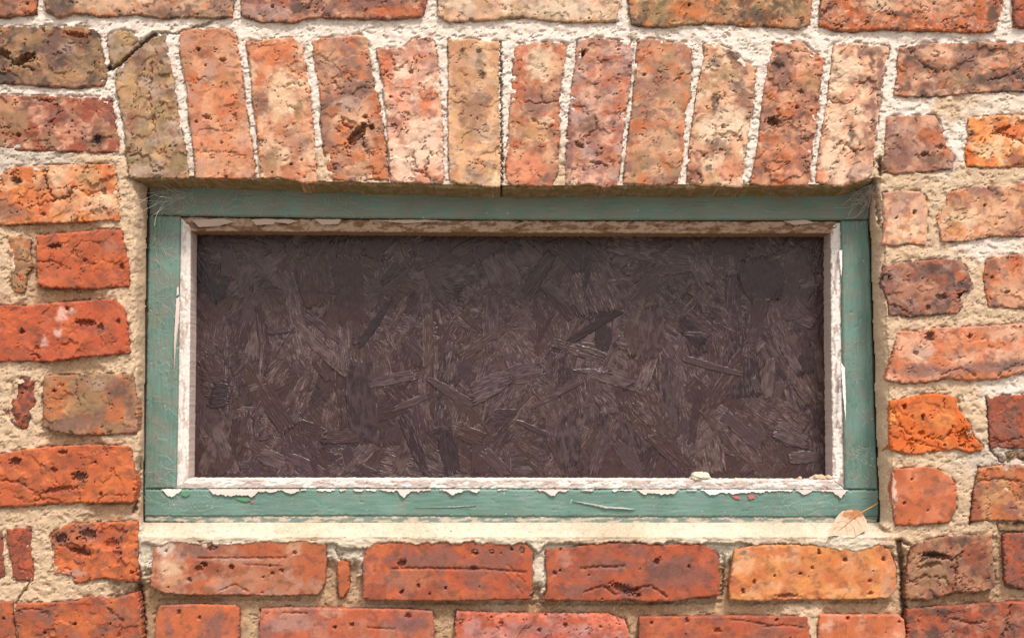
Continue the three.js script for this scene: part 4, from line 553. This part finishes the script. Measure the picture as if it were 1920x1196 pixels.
[['1574,470 1580,468 1578,500 1575,520'], ['1578,680 1584,690 1583,740 1580,790 1578,740']].forEach(([s]) => flake(s, WHITE, ZF + .8, .6, stileB));
[['470,412 500,410 520,412 512,421 480,422'], ['498,413 540,411 560,415 540,420'], ['590,411 640,411 634,420 604,422'], ['1470,415 1510,412 1530,418 1490,422'], ['360,412 420,410 440,416 410,424 372,426'], ['700,413 800,412 830,414 760,419']].forEach(([s]) => flake(s, mixc(TANW, WHITE, .2), ZB + 2.5, 1, beadT));

// ------------------------------------------------------------------ strand board behind the putty
const ZBD = -99;
const board = tag(group('strand_board'), 'dark brown painted strand board with visible wood flakes filling the window opening', 'board');
{
  const BC = [[87, 60, 61], [79, 54, 57], [92, 66, 62], [86, 61, 68], [97, 74, 76], [67, 47, 54]].map(c => col(...c, .34));
  const bl = (c, gx, gy) => (x, y) => { const m = 1 + .2 * N(x / gx, y / gy) + .15 * N2(x / 2, y / 2); const d = sm(.8, .92, N(x / 2.3 + 11, y / 2.3)) * .35; return [0, 1, 2].map(i => mix(c[i] * m, DUST[i] * .6, d)); };
  const base = slabGeometry({ T: pxl('340,415 1585,418', ZBD), B: pxl('340,925 1590,928', ZBD), z: ZBD, depth: 12, cell: 2.4, rho: .5, en: 0, relief: (x, y) => .5 * fbm(x / 8, y / 20, 3) + .3 * N(x / 2.5, y / 9), color: bl(BC[0], 3, 12), rings: [12] });
  add('panel', base, boardMat, board);
  const rr = rng(777);
  let under = [];
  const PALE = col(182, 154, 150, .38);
  const strand = (x0, y0, x1, y1, w, z, c, rough) => {
    const a = P(x0, y0, ZBD), b = P(x1, y1, ZBD), L = Math.hypot(b[0] - a[0], b[1] - a[1]), W = w / 1.41, ux = (b[0] - a[0]) / L, uy = (b[1] - a[1]) / L;
    const nl = Math.max(6, Math.round(L / 1.6)), nw = Math.max(5, Math.round(W / .85)), pos = [], cc = [], id = [], s = rr() * 500;
    const st = rr() < .3 ? 3 : 1, tl = (rr() - .5) * .014 * st, tw = (rr() - .5) * .034 * st, taper = [rr() * .6, rr() * .6], sk = (rr() - .5) * 1.1, bend = (rr() - .5) * .12, glintDust = rough ? .62 + .3 * (rough === 2) : .5 * Math.pow(rr(), 2.3), film = rr() < .26 ? .1 + .2 * rr() : rough ? .16 : 0, pe = [rr(), rr(), rr(), rr()].map(v => v < .38 ? .5 + v : 0), gs = 1.2 + rr() * 1.3;
    const e0 = [], e1 = []; for (let j = 0; j <= nw; j++) { const q = (j / nw - .5) * W; e0.push(Math.abs(N(s + q / 6, 2)) * Math.min(10, .25 * L) + Math.abs(N2(s + q / 2, 2)) * 1.8); e1.push(Math.abs(N(s + q / 6, 9)) * Math.min(10, .25 * L) + Math.abs(N2(s + q / 2, 9)) * 1.8); }
    for (let j = 0; j <= nw; j++) for (let i = 0; i <= nl; i++) {
      const q = (j / nw - .5), k = i / nl, l = mix(-L / 2 + e0[j] + sk * q * W * .4, L / 2 - e1[j] + sk * q * W * .4, k);
      const ww = q * W * (1 - taper[0] * Math.pow(1 - k, 3) - taper[1] * Math.pow(k, 3)) + (j === 0 || j === nw ? .8 * N(s + l / 12, j) : 0) + bend * L * (k - .5) * (k - .5);
      const x = (a[0] + b[0]) / 2 + ux * l - uy * ww, y = (a[1] + b[1]) / 2 + uy * l + ux * ww;
      const gr = N(s + l / 26, ww / gs), g2 = N2(s + l / 50, ww / (gs * .6)), rim = i === 0 || i === nl || j === 0 || j === nw;
      let h = z + l * tl + ww * tw + .3 * gr * (.4 + .6 * Math.abs(N2(s + l / 30, ww / 9))) + .2 * g2 + .3 * fbm(s + l / 18, ww / 18, 2); if (rough) h += .4 * N(s + l / 5, ww / 1.5);
      if (rim) h -= .45;
      pos.push(x / 1000, y / 1000, (ZBD + h) / 1000);
      const m = 1 + .14 * gr + .1 * N2(x / 2, y / 2), dd = sm(.86, .94, N(x / 2.3 + 11, y / 2.3)) * .4;
      // gloss glints and dust painted pale along the raised grain and frayed edges
      let p = sm(.42, .8, N2(s + 40 + l / 60, ww / 1.2) + .4 * N(s + l / 14, ww / 6)) * glintDust;
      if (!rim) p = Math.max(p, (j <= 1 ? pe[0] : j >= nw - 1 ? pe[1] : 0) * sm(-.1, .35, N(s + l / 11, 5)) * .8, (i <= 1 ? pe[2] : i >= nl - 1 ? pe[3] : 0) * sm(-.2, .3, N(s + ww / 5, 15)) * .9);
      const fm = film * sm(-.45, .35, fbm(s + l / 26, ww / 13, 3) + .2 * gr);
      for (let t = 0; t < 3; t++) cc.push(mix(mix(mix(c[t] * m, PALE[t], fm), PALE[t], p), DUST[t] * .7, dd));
    }
    for (let j = 0; j < nw; j++) for (let i = 0; i < nl; i++) { const p = j * (nl + 1) + i; id.push(p, p + 1, p + nl + 1, p + 1, p + nl + 2, p + nl + 1); }
    const ring = []; for (let i = 0; i < nl; i++) ring.push(i); for (let j = 0; j < nw; j++) ring.push(j * (nl + 1) + nl); for (let i = nl; i > 0; i--) ring.push(nw * (nl + 1) + i); for (let j = nw; j > 0; j--) ring.push(j * (nl + 1));
    const b0 = pos.length / 3; ring.forEach(p => { pos.push(pos[p * 3], pos[p * 3 + 1], pos[p * 3 + 2] - .0012); cc.push(c[0], c[1], c[2]); });
    for (let m = 0; m < ring.length; m++) { const n = (m + 1) % ring.length; id.push(ring[m], b0 + m, ring[n], ring[n], b0 + m, b0 + n); }
    const g = new THREE.BufferGeometry(); g.setAttribute('position', new THREE.Float32BufferAttribute(pos, 3)); g.setAttribute('color', new THREE.Float32BufferAttribute(cc, 3)); g.setIndex(id); g.computeVertexNormals();
    if (under) under.push(g); else add('wood_strand', g, boardMat, board);
  };
  const some = (n, l0, l1, w0, w1, z0, z1) => {
    for (let i = 0; i < n; i++) {
      const x = 372 + rr() * 1170, y = 446 + rr() * 446, a = (rr() < .6 ? (rr() - .5) * 1.7 + Math.PI / 2 : rr() * Math.PI), l = mix(l0, l1, Math.pow(rr(), 1.4)) / 2, w = mix(w0, w1, Math.pow(rr(), 1.6));
      const cl = (v, lo, hi) => clamp(v, lo, hi);
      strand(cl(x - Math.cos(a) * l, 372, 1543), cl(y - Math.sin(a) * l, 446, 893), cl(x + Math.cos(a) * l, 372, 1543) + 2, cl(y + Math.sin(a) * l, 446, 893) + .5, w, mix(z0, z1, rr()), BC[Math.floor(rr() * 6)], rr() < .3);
    }
  };
  some(230, 80, 200, 40, 90, -.1, .4);
  add('wood_strands_beneath', mergeGeometries(under), boardMat, board).userData.kind = 'stuff'; under = null;
  some(120, 90, 200, 34, 84, .3, .9);
  some(128, 36, 120, 10, 36, .7, 1.3);
  // the flakes one can pick out
  const big = [[544, 600, 657, 708, 26, 4], [569, 583, 653, 654, 17, 3], [498, 625, 548, 616, 13, 4], [669, 654, 736, 558, 18, 5], [857, 671, 954, 608, 28, 2], [686, 721, 786, 700, 22, 3], [732, 771, 811, 738, 16, 4], [799, 708, 895, 767, 22, 4], [878, 742, 960, 704, 44, 3], [460, 688, 544, 809, 40, 0], [672, 670, 684, 838, 60, 5], [760, 629, 795, 688, 32, 3], [803, 587, 799, 692, 20, 2], [582, 474, 598, 579, 70, 2], [753, 775, 803, 892, 30, 5], [832, 809, 853, 892, 38, 5], [903, 842, 954, 892, 26, 4], [390, 740, 435, 742, 50, 5], [485, 562, 498, 704, 18, 1], [648, 474, 661, 620, 60, 0], [1094, 508, 1126, 591, 92, 4, 2], [1054, 648, 1172, 577, 18, 5], [1431, 554, 1406, 654, 34, 3], [1447, 667, 1435, 750, 28, 4], [1412, 704, 1424, 738, 16, 4], [1276, 671, 1397, 704, 15, 4], [1276, 625, 1339, 631, 14, 4], [1420, 478, 1440, 570, 100, 3], [1495, 535, 1537, 527, 22, 4], [946, 710, 1020, 690, 46, 3], [992, 767, 1105, 708, 10, 4], [1067, 694, 1151, 697, 12, 4, 1], [1218, 809, 1297, 884, 34, 0], [1355, 775, 1431, 842, 26, 4], [1477, 857, 1546, 857, 26, 4], [1225, 570, 1218, 680, 60, 1], [1060, 770, 1070, 880, 55, 5], [1134, 767, 1130, 817, 24, 5], [1180, 590, 1190, 670, 32, 2], [1450, 800, 1520, 830, 40, 4], [1300, 470, 1330, 540, 44, 4, 1], [480, 850, 540, 870, 30, 4], [600, 820, 690, 815, 30, 0], [980, 560, 1040, 470, 30, 1]];
  const glint_splinters = [];  // thin raised fibres, coloured pale to stand in for glints on the gloss
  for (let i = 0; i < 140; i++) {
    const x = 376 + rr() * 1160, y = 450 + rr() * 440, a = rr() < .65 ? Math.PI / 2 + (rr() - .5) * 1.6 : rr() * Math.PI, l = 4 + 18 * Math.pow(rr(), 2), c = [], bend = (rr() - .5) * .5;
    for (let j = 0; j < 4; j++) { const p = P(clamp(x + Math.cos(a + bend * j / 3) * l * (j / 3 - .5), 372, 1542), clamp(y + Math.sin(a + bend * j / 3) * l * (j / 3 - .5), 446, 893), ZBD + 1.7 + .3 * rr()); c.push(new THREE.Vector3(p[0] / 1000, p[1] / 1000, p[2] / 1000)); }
    glint_splinters.push(new THREE.TubeGeometry(new THREE.CatmullRomCurve3(c), 5, (.1 + .22 * rr() * rr()) / 1000, 3));
  }
  add('glint_splinters', mergeGeometries(glint_splinters), new THREE.MeshStandardMaterial({ color: new THREE.Color().setRGB(...col(190, 158, 142, .4)), roughness: .5 }), board).userData.kind = 'stuff';
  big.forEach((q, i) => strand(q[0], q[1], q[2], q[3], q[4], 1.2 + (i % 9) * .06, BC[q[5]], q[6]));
}

// ------------------------------------------------------------------ small loose things
{
  // dry leaf leaning on the sill
  const lf = tag(group('dry_leaf'), 'curled pale brown dry leaf leaning on the window sill against the green rail', 'leaf');
  const TT = pts('1579,959 1597,955 1614,957'), BB = pts('1553,1007 1567,1004 1585,1008 1603,1008 1614,1001'), LL = pts('1568,971 1561,988'), RR = pts('1626,976 1625,993');
  const zz = y => mix(-42, -4, clamp((y - 957) / 52));
  const to = p => p.map(([x, y]) => P(x, y, 0));
  const g = slabGeometry({ T: to(TT), B: to(BB), L: to(LL), R: to(RR), z: 0, depth: .5, cell: .9, rho: .2, en: .4, rings: [.5] , color: (x, y) => {
    const v = N(x / 14, y / 14), s = sm(1.15, .6, Math.hypot((x - P(1604, 964)[0]) / 16, (y - P(1604, 964)[1]) / 8) + .35 * v + .2 * N2(x / 4, y / 4)), m = 1 + .1 * N2(x / 2, y / 2) + .08 * N(x / 5, y / 5); return [0, 1, 2].map(i => mix(col(240, 200, 170, .42)[i], col(200, 132, 74, .4)[i], Math.max(s, .6 * sm(.35, .6, fbm(x / 9, y / 9 + 4, 3)))) * m);
  } });
  const pa = g.attributes.position; const v = new THREE.Vector3();
  for (let i = 0; i < pa.count; i++) {                 // lay the sheet on its slope and curl it
    const x = pa.getX(i) * 1000, y = pa.getY(i) * 1000, y0 = P(1590, 957)[1], y1 = P(1590, 1008)[1], t = clamp((y0 - y) / (y0 - y1));
    const xc = P(1592, 980)[0], z = mix(-40, 3.5, t) + 7 * Math.pow((x - xc) / 22, 2) * (.4 + .4 * t) + 1.2 * N(x / 9, y / 9) + .9 * Math.abs(N2(x / 16, y / 30)) + pa.getZ(i) * 1000;
    const k = (EYE.z - z) / EYE.z; pa.setXYZ(i, x * k / 1000, (EYE.y + (y - EYE.y) * k) / 1000, z / 1000);
  }
  g.computeVertexNormals();
  add('blade', g, new THREE.MeshPhysicalMaterial({ vertexColors: true, roughness: .8, side: THREE.DoubleSide }), lf);
  const c = [[1614, 962, -34], [1625, 956, -36], [1636, 950, -38], [1647, 943, -40]].map(q => { const p = P(...q); return new THREE.Vector3(p[0] / 1000, p[1] / 1000, p[2] / 1000); });
  add('stalk', new THREE.TubeGeometry(new THREE.CatmullRomCurve3(c), 12, .0009, 6), new THREE.MeshStandardMaterial({ color: new THREE.Color().setRGB(...col(222, 150, 92, .5)), roughness: .8 }), lf);
  const rib = [[1612, 963], [1600, 972], [1585, 985], [1566, 1000]].map(([x, y]) => { const t = clamp((y - 957) / 51), p = P(x, y, mix(-40, 3.5, t) + 3.2); return new THREE.Vector3(p[0] / 1000, p[1] / 1000, p[2] / 1000); });
  add('midrib', new THREE.TubeGeometry(new THREE.CatmullRomCurve3(rib), 16, .00045, 5), new THREE.MeshStandardMaterial({ color: new THREE.Color().setRGB(...col(226, 172, 128, .5)), roughness: .8 }), lf);
}
{
  const lf = scene.getObjectByName('dry_leaf'), vm = new THREE.MeshStandardMaterial({ color: new THREE.Color().setRGB(...col(222, 172, 134, .43)), roughness: .8 });
  for (const [a, b, c] of [[[1603, 970], [1612, 980], [1617, 990]], [[1594, 977], [1602, 990], [1605, 1002]], [[1585, 985], [1589, 995], [1590, 1004]], [[1600, 972], [1590, 968], [1580, 968]], [[1590, 980], [1580, 977], [1570, 980]], [[1580, 989], [1572, 987], [1564, 991]]]) {
    const v = [a, b, c].map(([x, y]) => { const t = clamp((y - 957) / 51), w = P(x, y)[0] - P(1592, 980)[0], p = P(x, y, mix(-40, 3.5, t) + 7 * Math.pow(w / 22, 2) * (.4 + .4 * t) + 1.6); return new THREE.Vector3(p[0] / 1000, p[1] / 1000, p[2] / 1000); });
    add('vein', new THREE.TubeGeometry(new THREE.CatmullRomCurve3(v), 8, .0002, 4), vm, lf);
  }
}
const crumbMat = new THREE.MeshStandardMaterial({ vertexColors: true, roughness: 1 });
function crumb(px, py, w, h, z, label, c = MC.S, name = 'mortar_crumb') {
  const g = new THREE.IcosahedronGeometry(1, 3), pa = g.attributes.position, cc = [], s = px * .37, p = P(px, py, z);
  for (let i = 0; i < pa.count; i++) {
    let x = pa.getX(i), y = pa.getY(i), q = pa.getZ(i); const k = 1 + .34 * N(x * .9 + s, y * .9 + q) + .1 * N2(x * 2.2 + s, q * 2 + y * 2);
    y = Math.max(y * k, -.55); cc.push(...c.map(v => clamp(v * (1.05 + .15 * N(x * 6 + s, y * 6 + q)), 0, .8)));
    pa.setXYZ(i, (p[0] + x * k * w / 2.9) / 1000, (p[1] + y * h / 2.4) / 1000, (p[2] + q * k * w / 3.6) / 1000);
  }
  g.deleteAttribute('uv'); g.setAttribute('color', new THREE.Float32BufferAttribute(cc, 3)); g.computeVertexNormals();
  return tag(add(name, g, crumbMat, scene), label, 'crumb', 'crumbs of mortar on the window ledge');
}
crumb(1313, 895, 36, 17, -64, 'largest pale mortar crumb on the white ledge below the dark board', MC.C);
crumb(1534, 897, 28, 13, -66, 'tan angular mortar crumb beside the right corner of the white ledge', MC.S);
crumb(1556, 897, 22, 10, -64, 'rounded tan mortar crumb touching the white corner putty', MC.S);
crumb(1500, 898, 10, 7, -64, 'small tan crumb lying alone short of the two corner crumbs', MC.S);
crumb(1381, 899, 8, 5, -66, 'tiny pale crumb next to the largest crumb on the ledge', MC.C);
crumb(1412, 899, 9, 4, -68, 'tiny flat tan crumb between the largest crumb and the corner crumbs', MC.S);
{
  const r = rng(55), gs = [];
  for (let i = 0; i < 170; i++) {
    const onSill = i > 140, px = onSill ? mix(290, 1660, r()) : (r() < .55 ? mix(1290, 1560, r()) : mix(372, 1555, r())), q = .4 + 1.1 * r() * r(), z = onSill ? -22 + 10 * r() : mix(-94, -62, r()), p = P(px, onSill ? 996 : 898.5, z);
    const g = new THREE.IcosahedronGeometry(q / 1000, 1), pa = g.attributes.position; for (let k = 0; k < pa.count; k++) { const f = 1 + .35 * N(pa.getX(k) * 900 + i, pa.getY(k) * 900 + pa.getZ(k) * 700); pa.setXYZ(k, pa.getX(k) * f * 1.3, pa.getY(k) * f * .8, pa.getZ(k) * f); }
    g.translate(p[0] / 1000, p[1] / 1000 + .0004, p[2] / 1000); g.deleteAttribute('uv'); const c = r() < .6 ? MC.S : r() < .5 ? MC.K : PAL.r, cc = []; for (let k = 0; k < pa.count; k++) cc.push(...c); g.setAttribute('color', new THREE.Float32BufferAttribute(cc, 3)); gs.push(g);
  }
  const o = tag(add('grit', mergeGeometries(gs), crumbMat, scene), 'fine sandy grit scattered along the white ledge below the board', 'grit'); o.userData.kind = 'stuff';
}
// ------------------------------------------------------------------ cobwebs
const webMat = new THREE.MeshStandardMaterial({ color: new THREE.Color().setRGB(.5, .46, .42), roughness: .9 });
function cobweb(list, label, rad, seed) {
  const r = rng(seed), gs = [], put = (c, k) => gs.push(new THREE.TubeGeometry(new THREE.CatmullRomCurve3(c.map(q => { const p = P(...q); return new THREE.Vector3(p[0] / 1000, p[1] / 1000, p[2] / 1000); })), 14, rad * .8 * k / 1000, 3));
  for (const e of list) {
    if (e.fan) {                                                       // threads gathered towards a corner
      for (let i = 0; i < e.n; i++) {
        const a = mix(e.a0, e.a1, r()), l = e.len * (.35 + .75 * r()), x0 = e.fan[0] + (r() - .5) * e.s, y0 = e.fan[1] + (r() - .5) * e.s, c = [], sag = (r() - .5) * 1.5;
        for (let j = 0; j < 6; j++) c.push([x0 + Math.cos(a + sag * j / 5) * l * j / 5 + (r() - .5) * 3, y0 + Math.sin(a + sag * j / 5) * l * j / 5 + (r() - .5) * 3, mix(e.z[0], e.z[1], j / 5) + (r() - .5) * 3]);
        put(c, .6 + .8 * r());
      }
      continue;
    }
    const [x0, y0, x1, y1, n, len, z0, z1] = e;
    for (let i = 0; i < n; i++) {
      let x = mix(x0, x1, r()), y = mix(y0, y1, Math.pow(r(), 1.2)), a = r() * 6.283, z = mix(z0, z1, r()); const L = len * (.4 + .9 * r()), k = 6, c = [], da = (r() - .5) * .9;
      for (let j = 0; j < k; j++) { if (x > x0 - 5 && x < x1 + 5) c.push([x, y, z]); x += Math.cos(a) * L / k; y += Math.sin(a) * L / k; a += da + (r() - .5) * .6; z = clamp(z + (r() - .5) * .8, z0, z1); }
      if (c.length > 2) put(c, .6 + .8 * r());
    }
  }
  const o = tag(group('cobweb'), label, 'cobweb'); add('threads', mergeGeometries(gs), webMat, o).userData.kind = 'stuff'; return o;
}
cobweb([[280, 410, 330, 560, 70, 34, ZF + 1.2, ZF + 2.5], [278, 560, 330, 900, 60, 40, ZF + 1.2, ZF + 2.5]], 'fine dusty cobweb spread over the green jamb beside the cream mortar', .1, 5);
cobweb([[280, 362, 380, 402, 70, 36, ZF + 2, ZF + 7], [380, 366, 700, 400, 40, 40, ZF + 1.5, ZF + 3], { fan: [350, 368], n: 12, a0: 2.6, a1: 3.7, len: 100, s: 24, z: [-44, -10] }], 'dusty cobweb in the frame corner under the cracked arch brick', .15, 6);
cobweb([[270, 880, 335, 965, 46, 34, ZF + 1.6, ZF + 3.5], [300, 920, 420, 965, 22, 34, ZF + 1.6, ZF + 3]], 'cobweb over the lower frame corner with the bright green paint chip', .1, 7);
cobweb([{ fan: [1640, 352], n: 40, a0: 1.7, a1: 3.25, len: 62, s: 16, z: [-14, -44] }, { fan: [1630, 385], n: 18, a0: 3.6, a1: 4.9, len: 40, s: 16, z: [-44, -24] }, { fan: [1634, 362], n: 18, a0: 1.2, a1: 2.2, len: 70, s: 14, z: [-30, -46] }], 'thick brown cobweb tuft under the last arch brick at the frame corner', .22, 8);
cobweb([[1588, 560, 1638, 910, 34, 30, ZF + 1.2, ZF + 2.5], [1580, 850, 1640, 915, 30, 30, ZF + 1.4, ZF + 3]], 'sparse cobweb threads over the green jamb above the dry leaf', .1, 9);
cobweb([[1400, 925, 1560, 962, 26, 40, ZF + 1.6, ZF + 3]], 'sparse cobweb threads on the green bottom rail beside the dry leaf', .1, 10);

// ------------------------------------------------------------------ ground
{
  const g = new THREE.PlaneGeometry(400, 400, 1, 1); g.rotateX(-Math.PI / 2);
  const W = 512, d = new Uint8Array(W * W * 4);
  for (let j = 0; j < W; j++) for (let i = 0; i < W; i++) { const t = .6 + .25 * N(i / 6, j / 6) + .15 * N2(i / 2.3, j / 2.3), k = (j * W + i) * 4; d[k] = 128 * (.7 + .4 * t); d[k + 1] = 120 * (.7 + .4 * t); d[k + 2] = 106 * (.7 + .4 * t); d[k + 3] = 255; }
  const tx = new THREE.DataTexture(d, W, W); tx.colorSpace = THREE.SRGBColorSpace; tx.wrapS = tx.wrapT = THREE.RepeatWrapping; tx.repeat.set(200, 200); tx.magFilter = THREE.LinearFilter; tx.minFilter = THREE.LinearFilter; tx.needsUpdate = true;
  const m = add('ground', g, new THREE.MeshStandardMaterial({ map: tx, roughness: 1 }), scene); m.userData.kind = 'structure';
}
renderer.render(scene, camera);
